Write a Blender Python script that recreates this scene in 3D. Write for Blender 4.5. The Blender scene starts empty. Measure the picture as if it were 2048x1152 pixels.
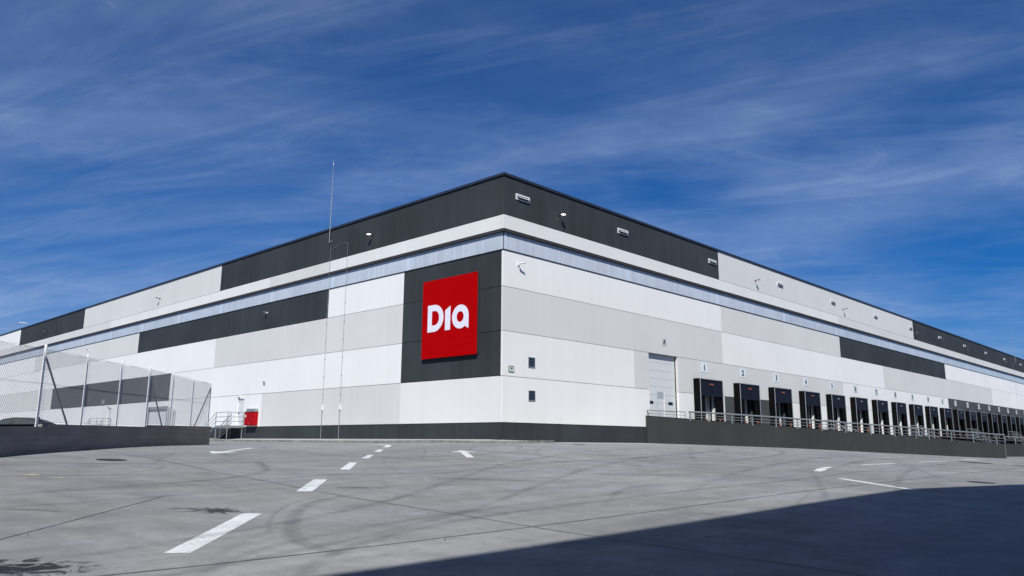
import bpy, bmesh, math, random
import numpy as np
from mathutils import Matrix, Vector
random.seed(7)
S = bpy.context.scene
COL = S.collection

# ------------------------------------------------------------------ camera, sky, sun, exposure
def make_camera():
    cd = bpy.data.cameras.new("camera"); cam = bpy.data.objects.new("camera", cd); COL.objects.link(cam)
    cd.sensor_width = 36.0; cd.lens = 36.0 * 1550.51 / 2048
    cd.clip_start = .1; cd.clip_end = 6000
    p, roll, yaw = .196505811, .00662243, .807525254
    fw = Vector((math.sin(yaw)*math.cos(p), math.cos(yaw)*math.cos(p), math.sin(p)))
    rt = Vector((math.cos(yaw), -math.sin(yaw), 0)); up = rt.cross(fw)
    c, s = math.cos(roll), math.sin(roll)
    rt, up = rt*c + up*s, up*c - rt*s
    m = Matrix((rt, up, -fw)).transposed().to_4x4(); m.translation = Vector((-29.006, -28.397, 0))
    cam.matrix_world = m; S.camera = cam
make_camera()
SUN_L = Vector((1.05, .95, -1.5)).normalized()          # direction the light travels
EL = math.asin(-SUN_L.z); AZ = math.atan2(-SUN_L.x, -SUN_L.y)
sd = bpy.data.lights.new("sun", 'SUN'); sd.energy = 5.0; sd.angle = math.radians(.53); sd.color = (1, .965, .895)
so = bpy.data.objects.new("sun", sd); COL.objects.link(so)
so.rotation_euler = SUN_L.to_track_quat('-Z', 'Y').to_euler()
V = S.view_settings
S.display_settings.display_device = 'sRGB'
V.view_transform = 'Standard'; V.look = 'None'; V.gamma = 1; V.use_curve_mapping = False; V.exposure = 0.08

def make_world():
    w = bpy.data.worlds.new("World"); S.world = w; w.use_nodes = True
    nt = w.node_tree; N = nt.nodes; L = nt.links; N.clear()
    out = N.new('ShaderNodeOutputWorld'); bg = N.new('ShaderNodeBackground'); bg.inputs['Strength'].default_value = .05
    sky = N.new('ShaderNodeTexSky'); sky.sky_type = 'NISHITA'; sky.sun_disc = False
    sky.sun_elevation = EL; sky.sun_rotation = AZ % (2*math.pi); sky.altitude = 600
    sky.air_density = 1.0; sky.dust_density = .7; sky.ozone_density = 3.0
    gam = N.new('ShaderNodeGamma'); gam.inputs['Gamma'].default_value = 1.0
    hs = N.new('ShaderNodeHueSaturation'); hs.inputs['Saturation'].default_value = 1.16; hs.inputs['Value'].default_value = 1.0
    L.new(sky.outputs[0], gam.inputs[0]); tint = N.new('ShaderNodeMix'); tint.data_type = 'RGBA'; tint.blend_type = 'MULTIPLY'; tint.inputs['Factor'].default_value = 1; tint.inputs['B'].default_value = (.46, .86, 1.44, 1)
    L.new(gam.outputs[0], tint.inputs['A']); L.new(tint.outputs['Result'], hs.inputs['Color'])
    tc = N.new('ShaderNodeTexCoord'); sep = N.new('ShaderNodeSeparateXYZ'); L.new(tc.outputs['Generated'], sep.inputs[0])
    def math_(op, a, b=None, cl=False):
        n = N.new('ShaderNodeMath'); n.operation = op; n.use_clamp = cl
        for i, v in enumerate((a, b)):
            if v is None: continue
            if isinstance(v, (int, float)): n.inputs[i].default_value = v
            else: L.new(v, n.inputs[i])
        return n.outputs[0]
    zz = math_('ADD', math_('MAXIMUM', sep.outputs[2], 0), .16)
    cx = math_('DIVIDE', sep.outputs[0], zz); cy = math_('DIVIDE', sep.outputs[1], zz)
    cmb = N.new('ShaderNodeCombineXYZ'); L.new(cx, cmb.inputs[0]); L.new(cy, cmb.inputs[1])
    def cloud(rot, scale, nscale, det, dist, lo, hi, rough=.6, off=19.0):
        mp = N.new('ShaderNodeMapping'); mp.vector_type = 'TEXTURE'; mp.inputs['Rotation'].default_value = (0, 0, math.radians(rot)); mp.inputs['Scale'].default_value = (1/scale[0], 1/scale[1], 1)
        L.new(cmb.outputs[0], mp.inputs[0]); mp.inputs['Location'].default_value = (off, off*.7, 0)
        n = N.new('ShaderNodeTexNoise'); n.inputs['Scale'].default_value = nscale; n.inputs['Detail'].default_value = det
        n.inputs['Roughness'].default_value = rough; n.inputs['Distortion'].default_value = dist
        L.new(mp.outputs[0], n.inputs[0])
        mr = N.new('ShaderNodeMapRange'); mr.interpolation_type = 'SMOOTHSTEP'
        mr.inputs['From Min'].default_value = lo; mr.inputs['From Max'].default_value = hi
        L.new(n.outputs[0], mr.inputs[0]); return mr.outputs[0]
    a = cloud(-60, (.28, 1.25, 1), 1.25, 8, .6, .42, .78)          # long streaks across the view
    b = cloud(-50, (.7, 1.0, 1), .60, 5, .6, .34, .70, off=31)            # large veils
    c = cloud(-66, (.55, 2.3, 1), 2.2, 12, 1.3, .44, .76, .70)
    d = cloud(-20, (.9, 1.5, 1), 1.8, 12, 1.8, .50, .78, .70, off=47.0)         # wisps lying across the streaks       # fine fibres
    veil = math_('MULTIPLY', b, .42)
    st = math_('MULTIPLY', math_('MULTIPLY', a, math_('ADD', math_('MULTIPLY', b, .6), .4)), .46)
    fb = math_('ADD', math_('MULTIPLY', math_('MULTIPLY', c, math_('ADD', math_('MULTIPLY', b, .6), .25)), .36), math_('MULTIPLY', math_('MULTIPLY', d, b), .34))
    f = math_('ADD', math_('ADD', math_('ADD', veil, st), fb), .035, True)
    mix = N.new('ShaderNodeMix'); mix.data_type = 'RGBA'; mix.inputs['B'].default_value = (6.4, 8.5, 13.2, 1)
    L.new(f, mix.inputs['Factor']); L.new(hs.outputs[0], mix.inputs['A'])
    L.new(mix.outputs['Result'], bg.inputs[0]); L.new(bg.outputs[0], out.inputs[0])
make_world()

# ------------------------------------------------------------------ helpers
class MB:
    """collects faces in a local frame, builds one mesh object"""
    def __init__(s, f=None): s.v = []; s.f = []; s.m = []; s.uv = {}; s.fn = f or (lambda p: p)
    def face(s, pts, m=0, uv=None):
        i = len(s.v); s.v += [tuple(s.fn(p)) for p in pts]; s.f.append(tuple(range(i, i+len(pts)))); s.m.append(m)
        if uv: s.uv[len(s.f)-1] = uv
        return s
    def box(s, x0, x1, y0, y1, z0, z1, m=0):
        c = [(x, y, z) for z in (z0, z1) for y in (y0, y1) for x in (x0, x1)]
        i = len(s.v); s.v += [tuple(s.fn(p)) for p in c]
        for q in ((0,2,3,1), (4,5,7,6), (0,1,5,4), (2,6,7,3), (0,4,6,2), (1,3,7,5)):
            s.f.append(tuple(i+k for k in q)); s.m.append(m)
        return s
    def tube(s, a, b, r, n=8, m=0, r2=None):
        A = Vector(s.fn(a)); B = Vector(s.fn(b)); d = (B-A)
        if d.length < 1e-6: return s
        q = d.to_track_quat('Z', 'Y'); i = len(s.v); r2 = r if r2 is None else r2
        for P, R in ((A, r), (B, r2)):
            for k in range(n):
                t = 2*math.pi*(k+.5)/n; s.v.append(tuple(P + q @ Vector((R*math.cos(t), R*math.sin(t), 0))))
        for k in range(n):
            k2 = (k+1) % n; s.f.append((i+k, i+k2, i+n+k2, i+n+k)); s.m.append(m)
        s.f.append(tuple(i+k for k in range(n-1, -1, -1))); s.f.append(tuple(i+n+k for k in range(n))); s.m += [m, m]
        return s
    def path(s, pts, r, n=8, m=0):
        for a, b in zip(pts[:-1], pts[1:]): s.tube(a, b, r, n, m)
        return s
    def prism(s, poly, y0, y1, m=0):
        """poly of (x,z) extruded along y"""
        n = len(poly); i = len(s.v)
        for y in (y0, y1): s.v += [tuple(s.fn((x, y, z))) for x, z in poly]
        s.f.append(tuple(range(i, i+n))); s.f.append(tuple(range(i+2*n-1, i+n-1, -1))); s.m += [m, m]
        for k in range(n):
            k2 = (k+1) % n; s.f.append((i+k, i+n+k, i+n+k2, i+k2)); s.m.append(m)
        return s
    def build(s, name, mats, parent=None, smooth=False, bevel=0, recalc=True):
        me = bpy.data.meshes.new(name); me.from_pydata(s.v, [], s.f)
        for mm in (mats if isinstance(mats, (list, tuple)) else [mats]): me.materials.append(mm)
        me.polygons.foreach_set('material_index', s.m)
        if s.uv:
            ul = me.uv_layers.new(name='UVMap')
            for fi, uvs in s.uv.items():
                for k, li in enumerate(me.polygons[fi].loop_indices): ul.data[li].uv = uvs[k]
        if recalc or bevel:
            bm = bmesh.new(); bm.from_mesh(me)
            if bevel:
                bmesh.ops.remove_doubles(bm, verts=bm.verts, dist=1e-5)
                bmesh.ops.bevel(bm, geom=[e for e in bm.edges], offset=bevel, segments=2, affect='EDGES', profile=.5, clamp_overlap=True)
            bmesh.ops.recalc_face_normals(bm, faces=bm.faces); bm.to_mesh(me); bm.free()
        if smooth: me.polygons.foreach_set('use_smooth', [True]*len(me.polygons))
        o = bpy.data.objects.new(name, me); COL.objects.link(o)
        if parent: o.parent = parent
        return o
def tag(o, label=None, cat=None, group=None, kind=None):
    if label: o['label'] = label
    if cat: o['category'] = cat
    if group: o['group'] = group
    if kind: o['kind'] = kind
    return o
def empty(name, loc=(0,0,0), rz=0, **k):
    o = bpy.data.objects.new(name, None); COL.objects.link(o); o.location = loc; o.rotation_euler = (0, 0, rz); o.empty_display_size = .3
    return tag(o, **k)
def copy_tree(o, parent=None):
    c = o.copy(); COL.objects.link(c); c.parent = parent
    for ch in [x for x in o.children]: copy_tree(ch, c)
    return c
FR = lambda p: (p[0], -p[1], p[2])        # facade frame (s along, d outwards, z) of the right-hand front
FL = lambda p: (-p[1], p[0], p[2])        # same for the left-hand front
RZ_R = math.pi                            # things built along +x with depth +y, turned for each front
def ease(a, b, t): return a + (b-a)*t

# ------------------------------------------------------------------ materials
def mat(name, col, rough=.7, metal=0, var=0, scale=(1,1,1), nscale=3, bump=0, bscale=60, emit=None, det=6, coord='Object', spec=.5, var2=None, rnd=0):
    m = bpy.data.materials.new(name); m.use_nodes = True; N = m.node_tree.nodes; L = m.node_tree.links
    b = N['Principled BSDF']; b.inputs['Base Color'].default_value = (*col, 1); b.inputs['Roughness'].default_value = rough
    b.inputs['Metallic'].default_value = metal; b.inputs['Specular IOR Level'].default_value = spec
    if emit: b.inputs['Emission Color'].default_value = (*emit[:3], 1); b.inputs['Emission Strength'].default_value = emit[3]
    if var or bump:
        tc = N.new('ShaderNodeTexCoord')
    if var:
        mp = N.new('ShaderNodeMapping'); mp.inputs['Scale'].default_value = scale; L.new(tc.outputs[coord], mp.inputs[0])
        n = N.new('ShaderNodeTexNoise'); n.inputs['Scale'].default_value = nscale; n.inputs['Detail'].default_value = det; L.new(mp.outputs[0], n.inputs[0])
        mr = N.new('ShaderNodeMapRange'); mr.inputs['From Min'].default_value = .3; mr.inputs['From Max'].default_value = .7
        mr.inputs['To Min'].default_value = 1-var; mr.inputs['To Max'].default_value = 1+var; L.new(n.outputs[0], mr.inputs[0])
        last = mr.outputs[0]
        if var2:
            v2, sc2, ns2 = var2
            mp2 = N.new('ShaderNodeMapping'); mp2.inputs['Scale'].default_value = sc2; L.new(tc.outputs[coord], mp2.inputs[0])
            n2 = N.new('ShaderNodeTexNoise'); n2.inputs['Scale'].default_value = ns2; n2.inputs['Detail'].default_value = 8; L.new(mp2.outputs[0], n2.inputs[0])
            mr2 = N.new('ShaderNodeMapRange'); mr2.inputs['From Min'].default_value = .3; mr2.inputs['From Max'].default_value = .7
            mr2.inputs['To Min'].default_value = 1-v2; mr2.inputs['To Max'].default_value = 1+v2; L.new(n2.outputs[0], mr2.inputs[0])
            mm = N.new('ShaderNodeMath'); mm.operation = 'MULTIPLY'; L.new(last, mm.inputs[0]); L.new(mr2.outputs[0], mm.inputs[1]); last = mm.outputs[0]
        if rnd:
            oi = N.new('ShaderNodeObjectInfo'); mr3 = N.new('ShaderNodeMapRange')
            mr3.inputs['To Min'].default_value = 1-rnd; mr3.inputs['To Max'].default_value = 1+rnd; L.new(oi.outputs['Random'], mr3.inputs[0])
            mm = N.new('ShaderNodeMath'); mm.operation = 'MULTIPLY'; L.new(last, mm.inputs[0]); L.new(mr3.outputs[0], mm.inputs[1]); last = mm.outputs[0]
        vm = N.new('ShaderNodeVectorMath'); vm.operation = 'SCALE'; vm.inputs[0].default_value = col; L.new(last, vm.inputs['Scale'])
        L.new(vm.outputs[0], b.inputs['Base Color'])
    if bump:
        nb = N.new('ShaderNodeTexNoise'); nb.inputs['Scale'].default_value = bscale; nb.inputs['Detail'].default_value = 4; L.new(tc.outputs[coord], nb.inputs[0])
        bp = N.new('ShaderNodeBump'); bp.inputs['Strength'].default_value = bump; bp.inputs['Distance'].default_value = .01
        L.new(nb.outputs[0], bp.inputs['Height']); L.new(bp.outputs[0], b.inputs['Normal'])
    return m
PV = dict(scale=(1.2, 1.2, .07), nscale=1.9, bump=.12, bscale=30)
M_white = mat('white_concrete_paint', (.80, .805, .80), .75, var=.017, var2=(.03, (.25,.25,.3), .8), rnd=.012, **PV)
M_pale = mat('pale_grey_concrete_paint', (.64, .645, .635), .75, var=.017, var2=(.035, (.25,.25,.3), .8), rnd=.015, **PV)
M_band = mat('off_white_concrete_paint', (.73, .735, .725), .75, var=.017, var2=(.03, (.25,.25,.3), .8), rnd=.01, **PV)
M_dark = mat('charcoal_concrete_paint', (.034, .0395, .0445), .75, spec=.3, var=.13, var2=(.22, (.3,.3,.3), .9), rnd=.03, **PV)
M_joint = mat('dark_joint', (.03, .03, .032), .9)
M_cope = mat('dark_blue_coping', (.028, .036, .058), .42, metal=.2, var=.05)
M_frame = mat('anodised_frame', (.03, .035, .042), .5)
M_soffit = mat('dark_soffit', (.03, .03, .033), .8)
M_poly = mat('translucent_band_panel', (.50, .555, .635), .32, var=.10, scale=(2.6, 2.6, .06), nscale=1.9, rnd=.04, var2=(.06, (.4,.4,.5), 1.0), spec=.55)
M_mull = mat('pale_mullion', (.56, .65, .76), .4, var=.04)
M_galv = mat('galvanised_steel', (.30, .32, .33), .5, metal=.4, var=.12, nscale=8)
M_post = mat('white_steel_post', (.88, .88, .88), .5, var=.03)
M_wire = mat('galvanised_wire', (.30, .315, .33), .5, metal=.2)
M_rail = mat('galvanised_rail', (.25, .275, .30), .5, metal=.3, var=.1, nscale=6)
M_black = mat('black_rubber', (.0035, .0035, .0045), .85, var=.2, spec=.08)
M_curtain = mat('dark_blue_curtain', (.008, .011, .022), .6, spec=.15, var=.15, scale=(4,4,.4), nscale=3, bump=.2, bscale=8)
M_alu = mat('aluminium', (.45, .46, .48), .45, metal=.5)
M_door = mat('pale_door_sheet', (.64, .66, .675), .5, var=.02)
M_wpane = mat('frosted_door_pane', (.36, .41, .43), .25)
M_glassblk = mat('dark_glass', (.006, .008, .012), .08)
M_red = mat('red_sign_face', (.40, .0012, .002), .5, var=.03, spec=.02)
M_redbox = mat('red_enamel', (.36, .002, .005), .5, spec=.12)
M_letter = mat('white_sign_letter', (.80, .79, .92), .4)
M_plate = mat('pale_plate', (.70, .78, .84), .5)
M_plate3 = mat('white_plate', (.78, .79, .80), .5)
M_plate2 = mat('grey_plate', (.52, .56, .60), .5)
M_ink = mat('dark_lettering', (.012, .017, .028), .6)
M_green = mat('dark_green_sign', (.02, .045, .035), .5)
M_mint = mat('pale_green_sign', (.55, .68, .60), .5)
M_orange = mat('orange_guard', (.30, .075, .03), .6, var=.1)
M_slat = mat('blue_grey_louvre', (.055, .085, .13), .45)
M_vent = mat('white_vent_frame', (.72, .74, .75), .5)
M_ventb = mat('grey_vent_blade', (.26, .29, .31), .5)
M_lamp = mat('lamp_housing', (.03, .03, .03), .5)
M_lens = mat('lamp_lens', (.85, .86, .86), .15)
M_lit = mat('lit_lamp_lens', (.9, .9, .85), .3, emit=(1, .96, .85, 3.0))
M_cam = mat('white_camera_housing', (.75, .76, .78), .4)
M_conc = mat('bare_concrete', (.225, .21, .195), .85, var=.16, scale=(.5,.5,1.6), nscale=1.4, var2=(.14, (.3,.3,6), 1.5), bump=.5, bscale=25, rnd=.05)
M_kerb = mat('kerb_concrete', (.21, .205, .195), .85, var=.25, nscale=2.5, var2=(.12, (1,1,1), 9), bump=.4, bscale=30, rnd=.14)
M_walk = mat('footway_concrete', (.33, .335, .335), .85, var=.08, nscale=1.5)
M_paint = mat('road_paint', (.58, .60, .60), .7, var=.14, nscale=1.6, var2=(.16, (1,1,1), 11))
M_yel = mat('worn_yellow_paint', (.36, .31, .22), .8, var=.2, nscale=6)
M_iron = mat('cast_iron', (.028, .028, .030), .6, var=.2, nscale=12)
M_seal = mat('joint_sealant', (.095, .10, .11), .8, var=.45, nscale=.9, var2=(.3,(1,1,1),7))
M_car = mat('black_car_paint', (.005, .006, .008), .45, spec=.08)
M_carglass = mat('car_glass', (.02, .026, .026), .4, spec=.12)
M_roofbeyond = mat('slate_grey_roof', (.10, .10, .12), .7)
M_neigh = mat('neighbour_cladding', (.30, .31, .32), .7, var=.05)
M_roof = mat('roof_membrane', (.30, .30, .30), .9)

# ground material --------------------------------------------------------------
def ground_mat():
    m = bpy.data.materials.new('yard_concrete'); m.use_nodes = True; N = m.node_tree.nodes; L = m.node_tree.links
    b = N['Principled BSDF']; b.inputs['Specular IOR Level'].default_value = .35; b.inputs['Diffuse Roughness'].default_value = .9
    tc = N.new('ShaderNodeTexCoord')
    def noise(scale, rot, ns, det, lo, hi, a, c, dist=0, rough=.55):
        mp = N.new('ShaderNodeMapping'); mp.inputs['Scale'].default_value = scale; mp.inputs['Rotation'].default_value = (0,0,math.radians(rot)); L.new(tc.outputs['Object'], mp.inputs[0])
        n = N.new('ShaderNodeTexNoise'); n.inputs['Scale'].default_value = ns; n.inputs['Detail'].default_value = det; n.inputs['Distortion'].default_value = dist; n.inputs['Roughness'].default_value = rough
        L.new(mp.outputs[0], n.inputs[0])
        mr = N.new('ShaderNodeMapRange'); mr.inputs['From Min'].default_value = lo; mr.inputs['From Max'].default_value = hi
        mr.inputs['To Min'].default_value = a; mr.inputs['To Max'].default_value = c; L.new(n.outputs[0], mr.inputs[0]); return mr.outputs[0]
    def mul(a, c):
        n = N.new('ShaderNodeMath'); n.operation = 'MULTIPLY'; L.new(a, n.inputs[0]); L.new(c, n.inputs[1]); return n.outputs[0]
    f = noise((1,1,1), 0, .12, 4, .3, .7, .85, 1.12)
    f = mul(f, noise((1,1,1), 0, .55, 8, .3, .7, .82, 1.14, 1.2, .66))
    f = mul(f, noise((.25,1.1,1), 48, .9, 8, .32, .7, .84, 1.12, .8, .65))
    f = mul(f, noise((1,.22,1), 20, 1.3, 8, .32, .7, .90, 1.08, .9, .65))
    f = mul(f, noise((1,1,1), 0, 4.5, 10, .3, .7, .91, 1.08, .3, .7))
    f = mul(f, noise((1,1,1), 0, 38, 6, .3, .7, .86, 1.14, 0, .8))
    f = mul(f, noise((1,1,1), 0, 9.0, 4, .70, .78, 1, .62, .5, .6))      # small oil spots
    f = mul(f, noise((.5,1.6,1), -35, 2.2, 12, .38, .62, .93, 1.06, 2.5, .75))
    f = mul(f, noise((1,1,1), 0, 1.7, 3, .66, .78, 1, .72, 2.0))        # scattered dull scuffs
    # stains: soft ellipses broken up by noise, each (x, y, radius x, radius y, depth)
    nz = noise((1,1,1), 0, 2.6, 8, .3, .7, -.95, .95, 1.8, .68)
    geo = tc.outputs['Object']
    for (x, y, rx, ry, rot, k) in ((-26.35,-18.35,.66,.42,-30,.92),(-26.55,-17.75,.4,.22,-40,.88),(-22.35,-14.8,.5,.3,-45,.85),(-22.7,-14.35,.3,.12,-45,.5),
                                   (-24.9,-13.5,.5,.14,-45,.4),(-17.7,-12.6,.55,.16,-40,.5),(-13.5,-12.5,1.6,.35,-50,.25),(-8,-14,2.2,.5,-40,.2),(-19,-17,1.2,.5,-40,.14)):
        mp = N.new('ShaderNodeMapping'); mp.vector_type = 'TEXTURE'; mp.inputs['Location'].default_value = (x, y, 0); mp.inputs['Rotation'].default_value = (0,0,math.radians(rot)); mp.inputs['Scale'].default_value = (rx, ry, 1000)
        L.new(geo, mp.inputs[0]); ln = N.new('ShaderNodeVectorMath'); ln.operation = 'LENGTH'; L.new(mp.outputs[0], ln.inputs[0])
        ad = N.new('ShaderNodeMath'); ad.operation = 'ADD'; L.new(ln.outputs['Value'], ad.inputs[0]); L.new(nz, ad.inputs[1])
        mr = N.new('ShaderNodeMapRange'); mr.inputs['From Min'].default_value = .55; mr.inputs['From Max'].default_value = 1.15
        mr.inputs['To Min'].default_value = 1-k; mr.inputs['To Max'].default_value = 1; L.new(ad.outputs[0], mr.inputs[0]); f = mul(f, mr.outputs[0])
    # hue drifts between cool and warm grey
    hue = noise((1,1,1), 0, .35, 5, .3, .7, 0, 1, .5)
    mx = N.new('ShaderNodeMix'); mx.data_type = 'RGBA'; mx.inputs['A'].default_value = (.166, .175, .188, 1); mx.inputs['B'].default_value = (.182, .182, .181, 1); L.new(hue, mx.inputs['Factor'])
    vm = N.new('ShaderNodeVectorMath'); vm.operation = 'SCALE'; L.new(mx.outputs['Result'], vm.inputs[0]); L.new(f, vm.inputs['Scale']); L.new(vm.outputs[0], b.inputs['Base Color'])
    L.new(noise((1,1,1), 0, 1.1, 5, .3, .7, .62, .88), b.inputs['Roughness'])
    nb = N.new('ShaderNodeTexNoise'); nb.inputs['Scale'].default_value = 30; nb.inputs['Detail'].default_value = 6; L.new(tc.outputs['Object'], nb.inputs[0])
    bp = N.new('ShaderNodeBump'); bp.inputs['Strength'].default_value = .25; bp.inputs['Distance'].default_value = .01; L.new(nb.outputs[0], bp.inputs['Height']); L.new(bp.outputs[0], b.inputs['Normal'])
    return m
M_ground = ground_mat()
def tyre_mat():
    m = bpy.data.materials.new('tyre_rubber_mark'); m.use_nodes = True; N = m.node_tree.nodes; L = m.node_tree.links
    b = N['Principled BSDF']; b.inputs['Base Color'].default_value = (.075, .078, .088, 1); b.inputs['Roughness'].default_value = .8
    tr = N.new('ShaderNodeBsdfTransparent'); mx = N.new('ShaderNodeMixShader'); out = N['Material Output']
    uv = N.new('ShaderNodeUVMap'); uv.uv_map = 'UVMap'; sp = N.new('ShaderNodeSeparateXYZ'); L.new(uv.outputs[0], sp.inputs[0])
    def M_(op, a, c=None, cl=False):
        n = N.new('ShaderNodeMath'); n.operation = op; n.use_clamp = cl
        for i, v in enumerate((a, c)):
            if v is None: continue
            if isinstance(v, (int, float)): n.inputs[i].default_value = v
            else: L.new(v, n.inputs[i])
        return n.outputs[0]
    # v in 0..1 across, u metres along, x of a second uv stores strength and end fade in z-free form
    v = sp.outputs[1]; e = M_('MULTIPLY', M_('MULTIPLY', v, M_('SUBTRACT', 1, v)), 4)
    tc = N.new('ShaderNodeTexCoord'); n1 = N.new('ShaderNodeTexNoise'); n1.inputs['Scale'].default_value = 1.1; n1.inputs['Detail'].default_value = 7; L.new(tc.outputs['Object'], n1.inputs[0])
    cv = N.new('ShaderNodeCombineXYZ'); L.new(M_('MULTIPLY', sp.outputs[0], .15), cv.inputs[0]); L.new(M_('MULTIPLY', v, 4.0), cv.inputs[1])
    n2 = N.new('ShaderNodeTexNoise'); n2.inputs['Scale'].default_value = 2.2; n2.inputs['Detail'].default_value = 5; L.new(cv.outputs[0], n2.inputs[0])
    uv2 = N.new('ShaderNodeUVMap'); uv2.uv_map = 'Strength'; sp2 = N.new('ShaderNodeSeparateXYZ'); L.new(uv2.outputs[0], sp2.inputs[0])
    a = M_('MULTIPLY', M_('MULTIPLY', e, M_('MULTIPLY', M_('SUBTRACT', n1.outputs[0], .22), 1.9, True)), M_('MULTIPLY', n2.outputs[0], 1.7))
    a = M_('MULTIPLY', M_('MULTIPLY', a, sp2.outputs[0]), .66, True)
    L.new(a, mx.inputs[0]); L.new(tr.outputs[0], mx.inputs[1]); L.new(b.outputs[0], mx.inputs[2]); L.new(mx.outputs[0], out.inputs[0])
    return m
M_tyre = tyre_mat()

# ------------------------------------------------------------------ ground surface
GC = [(-29,-28.4,-1.6),(-24.6,-18.3,-1.4),(-22.1,-15.6,-1.25),(-19.1,-12.4,-1.09),(-15.4,-8.4,-.86),(-12,-4.8,-.62),(-9,-1.6,-.42),
 (-22.75,-2.33,-.46),(-21.3,-.64,-.41),(-19.7,1.14,-.37),(-17.7,3.5,-.30),(-15.4,6.1,-.26),(-9.6,12.8,-.24),
 (-1.5,0,-.06),(-1.5,8,-.08),(-1.5,16,-.08),(-1.5,25,-.08),(-1.5,33,-.08),(-2,48,-.1),(-2,70,-.1),
 (1,-1.2,-.03),(3.4,-.6,.0),(8,-.4,.0),(13,-.3,.0),(27,-3.8,-.30),(38.5,-6.9,-.68),(53.9,-10.9,-1.14),(70,-8,-1.12),(100,-6,-1.5),
 (20,-14,-.75),(0,-14,-.85),(0,-26,-1.45),(25,-30,-1.8),(60,-30,-2.3),(-10,-20,-1.25),(-45,-20,-1.25),(-45,0,-.6),(-40,25,-.3),(-25,40,-.2),(-60,60,-.2),(-40,-45,-1.9),(100,-30,-2.6),(30,0,-.35),(60,0,-.9)]
_A = np.array(GC, float); _X = _A[:, :2]/50; _n = len(_X)
_phi = lambda d2: .5*d2*np.log(d2+1e-12)
_K = _phi(((_X[:, None]-_X[None])**2).sum(-1)) + np.eye(_n)*4e-3
_Pm = np.c_[np.ones(_n), _X]
_w = np.linalg.solve(np.block([[_K, _Pm], [_Pm.T, np.zeros((3, 3))]]), np.r_[_A[:, 2], np.zeros(3)])
def G(x, y):
    x = np.clip(np.asarray(x, float), -70, 125)/50; y = np.clip(np.asarray(y, float), -55, 75)/50
    d2 = (x[..., None]-_X[:, 0])**2 + (y[..., None]-_X[:, 1])**2
    return _phi(d2) @ _w[:_n] + _w[_n] + _w[_n+1]*x + _w[_n+2]*y
def g(x, y): return float(G(x, y))
def make_ground():
    xs = np.concatenate([[-3000, -1200, -500, -250, -140, -100], np.arange(-80, 130.1, .75), [150, 200, 300, 600, 1300, 3000]])
    ys = np.concatenate([[-3000, -1200, -500, -250, -120, -80], np.arange(-58, 78.1, .75), [100, 150, 300, 600, 1300, 3000]])
    XX, YY = np.meshgrid(xs, ys); ZZ = G(XX, YY); nx, ny = len(xs), len(ys)
    v = np.stack([XX, YY, ZZ], -1).reshape(-1, 3)
    f = [(j*nx+i, j*nx+i+1, (j+1)*nx+i+1, (j+1)*nx+i) for j in range(ny-1) for i in range(nx-1)]
    me = bpy.data.meshes.new('ground'); me.from_pydata(v.tolist(), [], f); me.materials.append(M_ground)
    me.polygons.foreach_set('use_smooth', [True]*len(f))
    o = bpy.data.objects.new('ground', me); COL.objects.link(o); tag(o, kind='structure', label='grey stained concrete yard sloping up to the warehouse'); return o
ground = make_ground()
def sheet(mb, poly, dz, step=.6, uvf=None):
    """a quad strip or polygon laid on the ground: cut into small cells by bilinear map of 4 corners"""
    a, b, c, d = [Vector(p) for p in poly]
    n = max(1, int(max((b-a).length, (c-d).length)/step)); m = max(1, int(max((d-a).length, (c-b).length)/step))
    for i in range(n):
        for j in range(m):
            q = []
            for (u, w) in ((i/n, j/m), ((i+1)/n, j/m), ((i+1)/n, (j+1)/m), (i/n, (j+1)/m)):
                p = (a*(1-u)+b*u)*(1-w) + (d*(1-u)+c*u)*w; q.append((p.x, p.y, g(p.x, p.y)+dz))
            mb.face(q)
def ribbon(mb, pts, w, dz, strength=None, st=None):
    """a strip of width w following points on the ground"""
    P = [Vector(p) for p in pts]
    # resample with Catmull-Rom
    Q = []
    for i in range(len(P)-1):
        p0 = P[max(i-1, 0)]; p1 = P[i]; p2 = P[i+1]; p3 = P[min(i+2, len(P)-1)]
        n = max(2, int((p2-p1).length/.5))
        for k in range(n):
            t = k/n; Q.append(.5*((2*p1)+(p2-p0)*t+(2*p0-5*p1+4*p2-p3)*t*t+(3*p1-p0-3*p2+p3)*t**3))
    Q.append(P[-1]); tot = 0; prev = None
    for i, q in enumerate(Q):
        t = (Q[min(i+1, len(Q)-1)]-Q[max(i-1, 0)]).normalized(); n = Vector((-t.y, t.x))
        if i: tot += (q-Q[i-1]).length
        l = q+n*w/2; r = q-n*w/2
        cur = ((l.x, l.y, g(l.x, l.y)+dz), (r.x, r.y, g(r.x, r.y)+dz), tot)
        if prev:
            mb.face([prev[0], prev[1], cur[1], cur[0]], 0, [(prev[2], 0), (prev[2], 1), (cur[2], 1), (cur[2], 0)])
            if st is not None:
                N_ = len(Q)-1; fa = lambda k: strength*min(1, k/(.18*N_), (N_-k)/(.18*N_)); st.append((fa(i-1), fa(i)))
        prev = cur

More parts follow.
